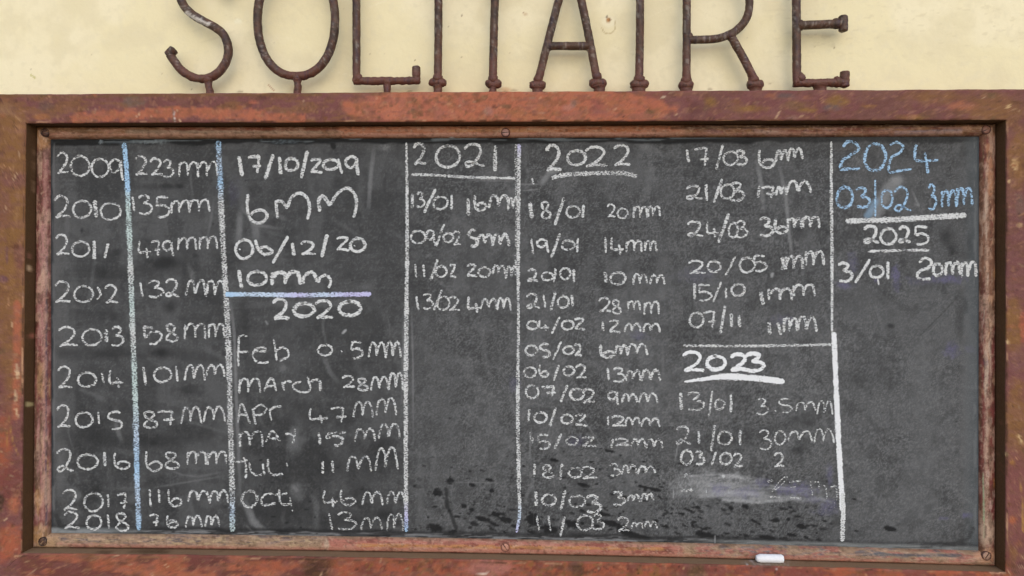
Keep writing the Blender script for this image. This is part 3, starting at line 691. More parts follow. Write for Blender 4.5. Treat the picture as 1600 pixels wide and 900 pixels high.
    c.mix((1-sstep(9, 15, b+rag))*(.75-.35*sstep(1050, 1400, x)), g(40))
    dust = (1-sstep(4, 9, b+rag*.9))*(.12+.88*sstep(.42, .6, fbm(x/34, y/2.2, 248, 4)))
    c.mix(dust*.85, g(138)); c.mix((1-sstep(6, 11, b+rag))*sstep(.56, .64, fbm(x/20, y/2.4, 258, 3))*.8, g(34))
    c.mix((1-sstep(4.5, 9, b))*sstep(1050, 1200, x)*.7, A(122, 124, 122)); c.mix((1-sstep(6, 13, b))*(1-sstep(130, 260, x))*.7, A(140, 144, 144))
    c.mix((1-sstep(.6, 2.0, abs(b-2.2)))*.5*sstep(.45, .6, fbm(x/30, y/3, 249, 3)), g(45))
    c.stroke([(1440, 852), (1490, 850), (1512, 842), (1520, 826)], 8, g(50), .65, .8, .9, 5, 16, .3); c.stroke([(88, 805), (94, 822), (118, 826)], 8, g(50), .7, .6, .3, 8, 17)
    W_([(508, 838), (512, 848)], 3, .6, 150, taper=False); W_([(1117, 838), (1117, 848)], 2.5, .6, 160, taper=False)

def build_slate():
    a = at(1590, 500, Y_PANEL)[0]; x0 = at(66, 500, Y_PANEL)[0]; x1 = at(1545, 500, Y_PANEL)[0]
    z1 = at(800, 203, Y_PANEL)[2]; z0 = at(800, 880, Y_PANEL)[2]
    step = .0016
    xs = np.arange(x0, x1, step); zs = np.arange(z0, z1, step)
    X, Z = np.meshgrid(xs, zs, indexing='ij')
    V = np.stack([X.ravel(), np.full(X.size, Y_PANEL), Z.ravel()], 1)
    px, py = pix(V)
    V[:, 1] += (fbm(px/200, py/200, 6, 2)-.5)*.0000
    c = Canvas(px, py, A(80, 80, 80))
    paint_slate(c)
    me = big_mesh('slate_panel', V, grid(len(xs), len(zs)), True); set_col(me, c.c)
    if me.polygons[10].normal.y > 0: me.flip_normals()
    return on_board('slate_panel', me, M_SLATE)

build_frame()
build_bead()
slate = build_slate()

# ------------------------------------------------------------------ chalk handwriting
G = {
 '2': [[(.02,.2),(.3,.0),(.7,.06),(.84,.3),(.62,.64),(.3,.88),(.1,1)], [(.08,1),(.45,.93),(1,.97)]],
 '2l': [[(0,.2),(.3,.0),(.72,.08),(.78,.36),(.58,.72),(.3,.97),(.08,.96),(.1,.82),(.36,.76),(.7,.9),(1,.98)]],
 'z2': [[(.0,.1),(.35,.0),(.8,.06),(.62,.36),(.28,.68),(.05,.94)], [(.05,.94),(.4,.92),(1,1)]],
 '0': [[(.52,.02),(.2,.12),(.02,.5),(.14,.86),(.48,1),(.84,.84),(.99,.48),(.82,.12),(.46,.0),(.38,.06)]],
 '3': [[(.04,.14),(.36,.0),(.7,.1),(.62,.3),(.36,.45)], [(.36,.45),(.8,.52),(.97,.72),(.74,.95),(.4,1),(.06,.94)]],
 '4': [[(.12,0),(.06,.4),(.12,.7),(.5,.68),(1,.66)], [(.6,.42),(.66,.7),(.7,1)]],
 '5': [[(.12,.02),(.08,.25),(.08,.5)], [(.04,.02),(.4,.0),(.84,.04)], [(.08,.5),(.45,.4),(.88,.54),(.96,.74),(.74,.94),(.36,1),(.14,.95)]],
 '5s': [[(.88,.05),(.5,.0),(.14,.12),(.1,.36),(.4,.46),(.8,.54),(.97,.74),(.8,.96),(.3,1)]],
 '6': [[(.08,0),(.03,.42),(.14,.82),(.46,1),(.84,.92),(.97,.72),(.76,.55),(.4,.58),(.2,.74)]],
 '7': [[(0,.08),(.4,.02),(.86,.0)], [(.86,.0),(.78,.42),(.7,1)], [(.36,.62),(.7,.6),(1,.58)]],
 '8': [[(.74,.1),(.44,.0),(.14,.1),(.2,.32),(.52,.5),(.9,.7),(.88,.92),(.5,1),(.12,.88),(.18,.66),(.5,.46),(.72,.24),(.74,.1)]],
 '9': [[(.78,.1),(.42,.0),(.06,.18),(.08,.46),(.36,.6),(.68,.46),(.82,.14)], [(.82,.06),(.84,.5),(.96,1)]],
 'm': [[(.04,.04),(.03,1)], [(.05,.46),(.17,.12),(.33,.04),(.45,.22),(.47,.94)], [(.48,.6),(.6,.16),(.76,.02),(.92,.18),(.98,.98)]],
 'M': [[(.0,1),(.06,.5),(.16,.08),(.3,.02),(.42,.26),(.46,.86)], [(.46,.86),(.55,.36),(.7,.0),(.86,.1),(.95,.5),(1,1)]],
}
rng = random.Random(5)
def crom(P, step):
    P = np.asarray(P, float)
    if len(P) == 2:
        n = max(2, int(np.hypot(*(P[1]-P[0]))/step)+1)
        t = np.linspace(0, 1, n)[:, None]; return P[0]*(1-t)+P[1]*t
    Q = np.vstack([2*P[0]-P[1], P, 2*P[-1]-P[-2]])
    out = []
    for i in range(1, len(Q)-2):
        a, b, c_, d = Q[i-1], Q[i], Q[i+1], Q[i+2]
        n = max(2, int(np.hypot(*(c_-b))/step)+1)
        t = np.linspace(0, 1, n, endpoint=False)[:, None]
        out.append(.5*((2*b)+(-a+c_)*t+(2*a-5*b+4*c_-d)*t**2+(-a+3*b-3*c_+d)*t**3))
    out.append(P[-1:]); return np.vstack(out)

WHITE, BLUE, PALE, LAVC, GREEN = A(226, 226, 224), A(176, 210, 240), A(206, 222, 240), A(206, 202, 238), A(206, 222, 218)
layer = [0]
class Chalk:
    def __init__(s): s.V, s.F, s.e, s.cov, s.c = [], [], [], [], []
    def stroke(s, pts, w, cov=.8, col=WHITE, step=1.5, taper=None):
        """ribbon of chalk dust along photo-pixel points; col: colour or list of colours along the stroke"""
        P = crom(pts, step); n = len(P)
        if n < 2: return
        d = np.gradient(P, axis=0); L = np.hypot(d[:,0], d[:,1])+1e-9
        nx, ny = -d[:,1]/L, d[:,0]/L
        arc = np.concatenate([[0], np.cumsum(np.hypot(*np.diff(P, axis=0).T))])
        sd = rng.randint(0, 9999)
        ww = w*(.86+.34*fbm(arc/9, arc*0+sd, 1, 2))
        if taper is not None: ww = ww*np.interp(arc/arc[-1], np.linspace(0, 1, len(taper)), taper)
        h = max(w*.45, .8)
        endk = np.minimum(np.minimum(arc, arc[-1]-arc)/h, 1)
        ww = ww*np.sqrt(np.clip(1-(1-endk)**2, .12, 1))
        cv = np.clip(cov*(.72+.56*fbm(arc/11, arc*0+sd+.5, 2, 3)), 0, 1.25)
        wob = (fbm(arc/7, arc*0+sd+.3, 3, 2)-.5)*.7
        y = Y_PANEL-.0004-layer[0]*.000012; layer[0] = (layer[0]+1) % 60
        base = len(s.V)
        rows = (-1, -.45, .45, 1)
        cc = np.asarray(col, float)
        if cov >= 1 and cc.ndim == 1 and cc.min() > .5: cc = A(236, 236, 236)*1.06   # pressed hard: dense dust
        if cc.ndim == 1: cc = np.tile(cc, (n, 1))
        else: cc = np.stack([np.interp(arc/arc[-1], np.linspace(0, 1, len(cc)), cc[:, j]) for j in range(3)], 1)
        for r in rows:
            W3 = at(P[:,0]+nx*(ww/2*1.38*r+wob), P[:,1]+ny*(ww/2*1.38*r+wob), y)
            s.V += W3.tolist(); s.e += [0.0 if abs(r) == 1 else .85]*n; s.cov += cv.tolist(); s.c += cc.tolist()
        g = grid(4, n)+base
        s.F += g.tolist()
    def glyph(s, ch, x0, y0, x1, y1, w, cov, col):
        j = lambda k: rng.uniform(-k, k)
        for st in G[ch]:
            ox, oy = j(.025), j(.02)
            s.stroke([(x0+(x1-x0)*(u+ox+j(.018)), y0+(y1-y0)*(v+oy+j(.015))) for u, v in st], w, cov, col)
    def build(s, name, label):
        me = big_mesh(name, np.array(s.V), np.array(s.F), False)
        if me.polygons[0].normal.y > 0: me.flip_normals()
        set_col(me, np.array(s.c)); set_f(me, 'edge', s.e); set_f(me, 'cov', s.cov)
        o = on_board(name, me, M_CHALK, slate)
        o['label'] = label
        return o

def write(view, label, items, w=4.0, cov=.76, col=WHITE):
    """one chalked entry. view = (x, y, scale) of the zoomed view its marks were measured in"""
    ox, oy, sc = view
    T = lambda x, y: (ox+x/sc, oy+y/sc)
    k = Chalk()
    for it in items:
        it = list(it); ww = w
        if isinstance(it[-1], str) and it[-1][0] == 'w': ww = float(it.pop()[1:])
        if it[0] == 'l':
            k.stroke([T(it[1], it[2]), T((it[1]+it[3])/2+rng.uniform(-2, 2), (it[2]+it[4])/2), T(it[3], it[4])], ww, cov, col)
        elif it[0] == 'p':
            k.stroke([T(*q) for q in it[1:]], ww, cov, col)
        elif it[0] == 'd':
            k.stroke([T(it[1]-6, it[2]-4), T(it[1]+6, it[2]+5)], ww, 1.0, col)
        else:
            (a, b), (c_, d) = T(it[1], it[2]), T(it[3], it[4])
            k.glyph(it[0], a, b, c_, d, ww, cov, col)
    return k.build('chalk_writing', label)

VA, VB, VC, VD = (70,210,5.293), (70,360,5.293), (70,500,5.293), (70,670,5.293)
VE, VF, VG, VH = (350,210,5.293), (350,350,5.293), (350,510,5.293), (350,670,5.293)
VI, VJ = (620,210,5.293), (620,350,5.293)
VK, VL, VM, VN, VO = (800,210,6), (800,350,6), (800,460,6), (800,560,6), (800,700,6)
VP, VQ, VR, VS, VT = (1050,210,5.807), (1050,330,5.807), (1050,440,5.807), (1050,530,5.807), (1050,650,5.625)
VU, VV = (1290,210,6.4), (1290,320,6.4)
ENTRIES = [
 (VA, '2009', [('2',95,148,200,322),('0',215,182,372,348),('0',382,202,530,350),('9',535,208,650,385)]),
 (VA, '223mm', [('2',740,182,850,335),('2',872,200,975,335),('3',975,212,1065,350),('m',1103,228,1270,350),('m',1265,225,1430,352)]),
 (VA, '2010', [('2',75,510,215,685),('0',232,548,385,690),('l',415,545,425,690,'w6.5'),('0',460,562,632,702)]),
 (VA, '135mm', [('l',725,515,742,640),('3',768,500,890,660),('5',918,520,1040,685),('m',1045,548,1195,655),('m',1190,540,1362,645)]),
 (VB, '2011', [('2',88,38,205,205),('0',222,88,370,215),('l',408,85,408,240,'w6.5'),('l',525,105,495,230,'w5')]),
 (VB, '479mm', [('4',775,85,885,228),('7',880,90,955,205),('9',975,85,1065,215),('m',1103,60,1260,165),('m',1275,50,1428,158)]),
 (VB, '2012', [('2',78,425,218,595),('0',240,458,400,592),('p',(435,465),(462,530),(430,570)),('2',498,450,605,598)]),
 (VB, '132mm', [('l',790,430,808,550),('3',850,412,985,552),('2l',998,405,1112,548),('M',1170,412,1330,538),('M',1330,415,1490,550)]),
 (VC, '2013', [('2',110,55,275,212),('0',305,78,468,212),('l',505,78,510,185,'w6.5'),('3',545,58,658,212)]),
 (VC, '58mm', [('p',(820,55),(824,100),(830,150),'w4.2'),('p',(815,52),(895,68),'w4.2'),('p',(832,148),(885,98),(945,102),(968,138),(940,178),(900,200),(866,190)),('8',995,38,1105,180),('m',1155,30,1335,158),('m',1350,30,1490,150)]),
 (VC, '2014', [('2',100,388,225,562),('0',275,432,430,552),('l',472,432,490,522),('4',528,415,650,562)]),
 (VC, '101mm', [('l',815,385,835,540,'w5'),('0',900,395,1052,515),('l',1085,380,1098,510),('M',1160,372,1325,505),('M',1340,372,1490,470)]),
 (VC, '2015', [('2',98,705,215,885),('0',250,765,398,888),('l',440,758,450,862),('5s',512,757,640,900)]),
 (VC, '87mm', [('8',808,755,935,890),('7',930,755,1080,870),('M',1125,725,1295,858),('M',1310,718,1490,842)]),
 (VD, '2016', [('2l',100,165,240,352),('0',270,212,440,338),('l',492,192,500,308,'w5.5'),('6',570,198,705,332)]),
 (VD, '68mm', [('6',830,182,968,348),('8',985,192,1118,328),('m',1180,188,1340,298),('m',1345,188,1500,298)]),
 (VD, '2017', [('2',145,505,275,668),('0',320,528,480,685),('l',520,538,525,650),('7',592,540,682,660)]),
 (VD, '116mm', [('l',866,500,875,645),('l',945,500,948,615),('6',1018,500,1138,638),('M',1185,515,1360,605),('M',1360,512,1520,615)]),
 (VD, '2018', [('2',155,690,290,820),('0',340,712,468,832),('l',520,708,532,825),('8',580,700,698,842)]),
 (VD, '76mm', [('7',865,710,945,808),('6',1010,715,1105,818),('l',1012,755,1090,760),('M',1165,722,1298,815),('M',1325,718,1442,808)]),
 (VE, '17/10/2019', [('l',122,180,150,345,'w6'),('7',198,180,310,320,'w5'),('l',408,165,340,370,'w6'),('l',458,185,470,332,'w6'),('0',505,195,615,298,'w5'),('l',690,135,640,362,'w6'),('z2',712,205,815,318,'w4.5'),('0',815,208,945,290,'w5'),('l',945,200,975,325,'w5'),('9',1000,185,1120,340,'w5')]),
 (VE, '6mm', [('6',190,495,365,730,'w5'),('p',(442,695),(430,545),'w5'),('p',(432,550),(480,555),(525,615),'w5'),('p',(525,605),(555,525),(625,485),(690,530),(708,610),(690,705),'w5.5'),('p',(790,640),(785,545),(820,512),(880,590),'w6'),('p',(880,585),(930,500),(1010,445),(1070,480),(1098,570),(1072,690),'w5.5')]),
 (VF, '06/12/20', [('0',92,130,240,285,'w5'),('d',130,207,'w5.5'),('p',(258,130),(280,200),(330,250),(385,240),(400,225),(350,190),(290,200),'w5'),('l',530,100,402,325,'w5'),('l',565,155,580,262,'w6'),('2',632,145,762,252,'w4.5'),('l',855,85,808,275,'w6.5'),('z2',930,108,1040,218,'w4.5'),('0',1042,118,1165,228,'w5'),('d',1080,180,'w4')]),
 (VF, '10mm', [('l',122,380,148,530,'w6'),('0',192,392,352,508,'w5'),('m',395,395,630,505,'w6.5'),('p',(650,495),(670,430),(730,400),(775,480),'w6'),('p',(775,485),(800,440),(850,425),(882,470),(865,530),'w4.5')]),
 (VF, '2020', [('2',400,622,540,785,'w5.5'),('0',568,655,742,765,'w6'),('2',755,635,905,775,'w5'),('0',950,638,1135,755,'w6')]),
 (VG, 'Feb 0.5mm', [('p',(125,90),(118,200),(120,330)),('p',(115,85),(160,75),(195,85)),('p',(105,212),(210,210)),('p',(245,205),(350,205)),('p',(350,205),(335,175),(280,180),(240,220),(255,280),(310,302),(370,295)),('p',(412,105),(425,200),(435,285)),('p',(425,205),(480,172),(530,205),(525,255),(450,285)),
    ('0',768,150,895,240),('d',972,205),('5',1045,130,1150,265),('M',1195,135,1340,258),('M',1340,130,1462,262)]),
 (VG, 'March 28mm', [('m',120,428,300,552),('p',(330,535),(375,440),(410,445),(432,535)),('p',(345,495),(430,490)),('p',(480,460),(498,530)),('p',(485,475),(520,455),(560,460)),('p',(640,455),(590,470),(570,500),(610,535),(680,545),(715,520)),('p',(692,415),(718,520)),('p',(715,460),(760,440),(795,465),(795,535),'w5'),
    ('2',975,410,1085,505),('8',1100,428,1195,528),('M',1215,420,1360,530),('M',1365,385,1480,525)]),
 (VG, 'Apr 47mm', [('p',(115,795),(145,640),(215,805)),('p',(120,730),(200,735)),('p',(235,680),(262,815)),('p',(235,690),(300,650),(350,680),(310,730),(240,730)),('p',(375,680),(392,780)),('p',(380,695),(420,665),(475,662)),
    ('4',698,680,860,805),('7',880,672,1010,798),('M',1070,625,1235,755),('M',1255,598,1425,735)]),
 (VH, 'May 15mm', [('m',120,25,320,150),('p',(340,115),(400,20),(465,100)),('p',(365,75),(450,85)),('p',(505,45),(545,40),(580,62)),('p',(585,0),(582,70),(565,135)),('l',785,30,795,130,'w5'),('p',(855,40),(1010,28)),('p',(860,45),(850,75),(920,60),(980,80),(970,125),(930,140),(915,125)),('M',1080,0,1245,105),('M',1280,-40,1450,85)]),
 (VH, 'Jul 11mm', [('p',(95,278),(195,260)),('p',(165,235),(182,310),(180,410)),('p',(210,280),(225,350),(275,385),(335,370)),('p',(320,285),(335,380)),('p',(365,250),(370,350),(410,380),(490,378),'w4.5'),('l',515,280,525,312,'w3'),('l',815,265,818,370,'w4.5'),('l',895,265,905,365,'w4.5'),('M',1020,230,1215,352),('M',1255,158,1440,340)]),
 (VH, 'Oct 46mm', [('0',145,508,278,645,'w4.5'),('p',(420,540),(350,540),(312,580),(325,630),(430,615)),('p',(455,500),(460,590),(490,625),(545,622)),('p',(420,545),(525,535)),('p',(545,565),(558,640),'w3'),('p',(562,660),(568,682),'w3'),('4',820,505,940,650),('6',960,500,1085,630),('M',1140,525,1310,632),('M',1345,522,1495,632)]),
 (VH, '13mm', [('l',868,700,895,835),('3',930,690,1095,830,'w3.5'),('M',1130,735,1310,840,'w3.6'),('M',1345,705,1480,845,'w3.6')]),
 (VI, '2021', [('2',138,80,245,250,'w5'),('0',320,88,522,270,'w5'),('2l',560,82,725,268,'w4.8'),('l',818,92,812,305,'w6.5')]),
 (VI, '13/01 16mm', [('l',128,485,128,612,'w5.5'),('3',160,480,232,600),('l',322,450,225,650,'w4.8'),('0',305,510,425,615),('l',455,500,450,620,'w4.5'),('l',590,530,592,670,'w5.5'),('6',640,500,745,630,'w4.5'),('M',765,505,935,610,'w4.5'),('M',915,525,1005,625)]),
 (VJ, '09/02 5mm', [('0',115,52,240,158),('9',240,55,320,180),('l',392,0,325,185,'w4.5'),('0',385,75,468,150),('2',465,60,530,172),('5s',588,52,665,188,'w5'),('M',670,90,795,168,'w4.8'),('M',795,85,930,185,'w5')]),
 (VJ, '11/02 20mm', [('l',152,330,162,445),('l',220,335,230,442),('l',338,290,278,468,'w4.5'),('0',320,350,412,440),('z2',438,335,492,440),('z2',575,335,665,432),('0',672,358,775,438),('M',790,345,900,415),('M',900,350,1005,450)]),
 (VJ, '13/02 4mm', [('l',162,595,178,712),('3',212,575,305,702),('l',372,545,305,712),('0',335,598,440,708,'w3.5'),('2',425,605,522,712,'w3.5'),('4',583,598,700,735,'w4.5'),('M',695,622,830,705),('M',830,615,945,712)]),
 (VK, '2022', [('2',315,102,465,335,'w5.5'),('0',512,150,690,285,'w5'),('2',675,118,895,300,'w4.5'),('2',948,102,1112,290,'w4.5')]),
 (VK, '18/01 20mm', [('l',170,640,188,785,'w7'),('8',268,630,365,785,'w4'),('l',490,590,400,850,'w5.5'),('0',510,672,640,780),('l',672,660,662,782,'w5'),('2',890,655,972,775,'w3'),('0',985,695,1085,788,'w3.2'),('m',1140,675,1270,785,'w3.5'),('m',1270,675,1388,775,'w3.5')]),
 (VL, '19/01 14mm', [('l',178,135,198,282),('9',232,145,345,270),('l',450,88,368,318,'w4.8'),('0',465,155,590,245),('l',618,132,610,265),('l',872,120,882,270),('4',925,125,1050,292),('m',1070,155,1225,262),('m',1245,160,1355,258)]),
 (VL, '20/01 10mm', [('2l',145,428,245,540),('0',278,455,390,528),('l',408,415,392,545),('0',450,415,548,520),('l',578,425,580,545,'w4.8'),('l',868,450,885,550,'w5.5'),('0',920,455,1070,568),('M',1135,470,1270,570),('M',1295,478,1435,565)]),
 (VL, '21/01 28mm', [('2l',135,655,260,790),('l',292,665,312,785,'w3.6'),('l',405,635,362,808,'w5'),('0',428,678,535,785),('l',562,660,568,770,'w4.5'),('2',808,695,930,822,'w3.6'),('8',935,715,1030,838,'w3.6'),('m',1085,722,1205,810,'w3.6'),('m',1235,728,1378,850,'w3.6')]),
 (VM, '04/02 12mm', [('0',138,250,245,325),('4',248,240,350,342),('l',448,210,370,370),('0',462,245,580,330),('z2',585,228,685,330),('l',850,255,855,345,'w4.5'),('z2',910,245,1020,355),('M',1058,275,1210,352),('M',1230,275,1390,355)]),
 (VM, '05/02 6mm', [('0',128,478,240,570),('5s',255,462,355,585),('l',462,440,385,612),('0',482,485,580,560),('2',585,468,655,575),('6',825,470,965,592,'w4.8'),('M',965,480,1085,572,'w4.5'),('M',1085,465,1262,568)]),
 (VM, '06/02 13mm', [('0',112,682,230,775),('6',255,658,340,775),('l',440,660,392,808),('0',485,670,585,758),('2',590,662,700,785),('l',895,690,908,808),('3',945,690,1065,822),('M',1070,715,1210,810,'w4.4'),('M',1215,710,1390,815,'w4.4')]),
 (VN, '07/02 9mm', [('0',128,250,250,375),('7',272,262,412,360,'w4.4'),('l',520,248,458,410,'w4.4'),('0',545,285,680,388,'w4.4'),('2',655,290,780,412,'w4.4'),('9',902,310,1000,440),('M',1030,338,1175,415),('M',1190,330,1358,422)]),
 (VN, '10/02 12mm', [('l',165,470,150,592),('0',205,505,328,600),('l',412,460,355,640,'w4.5'),('0',458,528,568,612),('z2',590,528,708,630),('l',898,540,903,630),('2',930,540,1065,632),('M',1060,555,1200,635),('M',1215,562,1385,640)]),
 (VN, '15/02 12mm', [('l',168,690,175,765,'w2'),('l',195,740,185,815),('5',240,715,360,848),('l',465,705,400,848,'w4.8'),('0',508,735,618,812),('z2',655,740,790,825),('l',945,755,930,845,'w4.4'),('2',960,752,1105,815),('M',1120,758,1250,830),('M',1255,760,1410,842)]),
 (VO, '18/02 3mm', [('l',212,148,208,268,'w4.5'),('8',280,160,395,275),('l',468,148,448,300,'w5'),('0',530,185,655,275),('2',650,180,795,285),('3',915,148,1020,262),('M',1030,165,1165,248),('M',1180,170,1345,245)]),
 (VO, '10/03 3mm', [('l',225,402,225,545,'w5.5'),('0',280,430,412,538),('l',498,395,458,580,'w4.8'),('0',535,445,690,552),('3',690,445,838,600,'w4.8'),('3',945,410,1060,535,'w4.4'),('M',1080,440,1195,505),('M',1205,428,1325,500)]),
 (VO, '11/03 2mm', [('l',232,630,258,778),('l',340,635,360,780),('l',492,640,455,828,'w4.6'),('0',608,632,760,772),('3',750,620,868,765),('2',985,650,1105,775,'w3.6'),('M',1120,700,1225,755,'w3.4'),('M',1240,690,1362,752,'w3.4')]),
 (VP, '17/03 6mm', [('l',135,135,152,252,'w5'),('7',205,125,335,288),('l',460,95,400,318,'w4.4'),('0',465,155,600,280),('3',580,145,680,278,'w4.6'),('6',785,135,935,302,'w4.8'),('M',940,145,1055,250,'w4.8'),('M',1055,130,1185,225,'w4.6')]),
 (VP, '21/03 17mm', [('2l',130,465,280,585),('l',308,450,318,605,'w4.6'),('l',455,400,378,620,'w5'),('0',440,455,565,582),('3',520,440,658,600,'w4.6'),('l',798,465,780,575,'w5'),('7',810,475,940,580,'w4.4'),('M',945,480,1045,552,'w4.6'),('M',1045,425,1255,530,'w4.8')]),
 (VQ, '24/03 36mm', [('2l',135,95,282,228),('4',310,100,425,240),('l',515,20,420,285,'w5.5'),('0',512,105,600,235,'w3.6'),('3',585,88,690,235,'w3.6'),('3',790,62,920,220,'w4.6'),('6',932,70,1050,202,'w4.8'),('m',1045,65,1180,155,'w4.6'),('m',1180,48,1340,155,'w4.6')]),
 (VQ, '20/05 1mm', [('2',150,450,305,560),('0',322,452,442,552),('l',572,410,485,590),('0',612,420,755,555),('5',735,408,862,545),('l',1002,418,1010,540,'w6.5'),('m',1030,405,1190,530,'w5'),('m',1205,362,1382,495,'w4.8')]),
 (VQ, '15/10 1mm', [('l',205,655,205,798,'w5'),('5',232,672,370,808),('l',448,640,372,825),('l',488,695,492,790),('0',540,662,662,768),('l',805,730,828,850,'w7.5'),('m',875,700,1092,810,'w4.8'),('m',1100,668,1302,775,'w4.8')]),
 (VR, '07/11 11mm', [('0',158,282,285,415),('7',285,272,405,418),('l',482,215,440,470,'w4.8'),('l',540,290,540,412,'w5.5'),('l',605,300,618,412,'w5.5'),('l',880,365,890,480,'w6.5'),('l',960,370,990,485,'w5.5'),('m',1010,330,1135,460,'w4.6'),('M',1140,320,1310,455,'w4.6')]),
 (VS, '2023', [('2',95,118,290,288,'w5'),('0',312,155,485,278,'w5.6'),('2',520,138,685,280,'w6'),('3',660,128,840,285,'w6')]),
 (VS, '13/01 3.5mm', [('l',80,485,85,640,'w5.5'),('3',135,482,298,640),('l',368,470,332,700),('0',388,545,480,635),('l',535,500,535,665,'w4.4'),('3',762,540,880,680,'w3'),('d',940,650,'w3'),('5s',960,540,1085,665,'w3'),('M',1120,570,1300,655,'w3.2'),('M',1320,562,1460,685,'w3.2')]),
 (VT, '21/01 30mm', [('2l',38,90,170,245),('l',235,130,238,245,'w4.6'),('l',378,80,345,315,'w4.6'),('0',400,135,525,250),('l',600,125,600,255,'w4.6'),('3',765,120,880,290,'w3'),('0',900,128,995,252,'w3.2'),('M',1025,132,1235,220,'w3.2'),('M',1248,115,1420,235,'w3.2')]),
 (VT, '03/02 2', [('0',78,298,180,425,'w4.5'),('3',205,310,285,425,'w4.5'),('l',388,315,348,432),('0',420,325,525,425),('2',535,332,620,445),('2',895,325,988,445)]),
 (VV, '2025', [('2l',385,215,540,385,'w5'),('0',545,240,705,398,'w5'),('2l',735,222,855,378,'w5'),('5',890,215,1040,400,'w4.5')]),
 (VV, '3/01 20mm', [('3',120,580,268,760,'w5'),('l',445,545,295,780,'w5'),('0',442,608,580,725,'w4.5'),('l',622,565,622,745,'w5.5'),('l',520,740,530,800,'w3'),('p',(935,580),(990,530),(1055,565),(1035,625),(950,660),(915,700),(945,740),(1050,742),'w5'),('0',1075,590,1170,710,'w5'),('m',1195,570,1350,705,'w5'),('m',1355,570,1505,725,'w5')]),
]
BRIGHT = {'2023': 1.15, '2025': .9, '2020': .9, '10mm': .9, '17/10/2019': .9, '3/01 20mm': .9, '1mm': .9, '6mm': .88, '2022': .84, '06/12/20': .9}
DIM = {'15/02 12mm': .71, '18/02 3mm': .73, '10/03 3mm': .75, '11/03 2mm': .73, '13mm': .69, 'Oct 46mm': .73, 'May 15mm': .71, 'Jul 11mm': .73, 'Apr 47mm': .75, '13/01 3.5mm': .75, '21/01 30mm': .75}
def xspan(it):
    it = [q for q in it if not isinstance(q, str)]
    if it and isinstance(it[0], tuple): return min(q[0] for q in it), max(q[0] for q in it)
    if len(it) == 2: return it[0], it[0]
    return min(it[0], it[2]), max(it[0], it[2])
for v, text, items in ENTRIES:
    cov = BRIGHT.get(text, DIM.get(text, .80))
    wsc = 3.8
    if ' ' in text:                        # date and amount stand apart: two pieces of writing
        a, b = text.split(' ')
        best = None
        for i in range(1, len(items)):
            g_ = min(xspan(q)[0] for q in items[i:]) - max(xspan(q)[1] for q in items[:i])
            if best is None or g_ > best[0]: best = (g_, i)
        write(v, 'white chalk entry reading "%s" before the amount %s' % (a, b), items[:best[1]], wsc, cov)
        write(v, 'white chalk amount reading "%s" after %s' % (b, a), items[best[1]:], wsc, cov)
    else:
        write(v, 'white chalk entry reading "%s"' % text, items, wsc, cov)
write(VU, 'pale blue chalk year "2024"', [('p',(172,125),(225,70),(300,90),(330,150),(255,205),(170,262),(145,345),'w5'),('p',(140,352),(240,348),(345,340),'w5'),('0',385,85,598,360,'w5'),('p',(640,105),(710,75),(775,120),(745,180),(660,230),(635,300),(632,380),'w4.5'),('p',(635,382),(740,365),(860,345),'w4'),('p',(910,98),(893,170),(905,255),(1000,265),(1130,255),'w4.5'),('p',(992,182),(1010,280),(1022,390),'w4.5')], 4.6, .8, BLUE)
write(VU, 'pale blue chalk entry reading "03/02" before the amount 3mm', [('0',110,525,275,735,'w4.8'),('3',300,535,445,725,'w4.5'),('l',497,455,497,820,'w3.4'),('0',552,555,670,735,'w4'),('2l',690,525,855,765,'w4')], 4.2, .78, BLUE)
write(VU, 'pale blue chalk amount reading "3mm" after 03/02', [('3',1025,505,1110,750,'w4.5'),('m',1160,560,1310,730,'w4.5'),('m',1310,535,1465,715,'w4.5')], 4.2, .78, BLUE)
write(VT, 'half-wiped chalk entry ending in mm', [('p',(105,545),(120,515),(150,510),(172,528),'w4'),('p',(80,655),(185,650),'w5'),('p',(838,578),(892,563),'w3.5'),('p',(875,665),(950,570),(1000,530),(1008,548),(940,625),(870,668),'w1.8'),('p',(1030,580),(1135,570),'w2.6'),('p',(850,712),(965,715),'w3.2'),('p',(1030,716),(1135,720),'w2.6'),('p',(1040,625),(1110,620),'w2'),
   ('p',(1215,575),(1238,705),'w3'),('p',(1220,585),(1285,580),(1295,640),'w2.6'),('p',(1300,610),(1350,625),(1360,725),'w2.6'),('p',(1390,630),(1440,620),(1450,750),'w3.4'),('p',(1430,760),(1425,810),'w1.6'),('p',(300,630),(302,690),'w1.6'),('p',(440,525),(458,535),'w4')], 3, .62, WHITE)

def rule(label, pts, w, cov, col=WHITE, extra=(), taper=None):
    k = Chalk(); k.stroke(pts, w, cov, col, taper=taper)
    for (p, ww, cv, cl) in extra: k.stroke(p, ww, cv, cl)
    return k.build('chalk_line', label)
rule('pale blue and green chalk column line right of the years', [(194,223),(199,290),(204,420),(209,560),(212,640),(214,740),(217,829)], 9.2, .80, [BLUE, BLUE, GREEN, GREEN, WHITE*.92, GREEN, WHITE*.9, GREEN, GREEN, PALE, BLUE, PALE, BLUE], [([(195,226),(198,270),(200,300)], 8, .85, BLUE)], [.8,1,1,1,1,1,.95])
rule('thick white chalk column line with blue ends', [(341,220),(344,280),(348,370),(356,520),(360,660),(363,780),(363,831)], 10, .72, [BLUE, PALE, BLUE*1.1, WHITE]+[WHITE]*14+[PALE, GREEN])
rule('white chalk column line left of 2021', [(635,223),(636,300),(636,400),(635,500),(634,600),(634,720),(635,831)], 7.2, .8, [WHITE]*24+[LAVC, BLUE], (), [.55,.75,.95,1.1,1,1,.95])
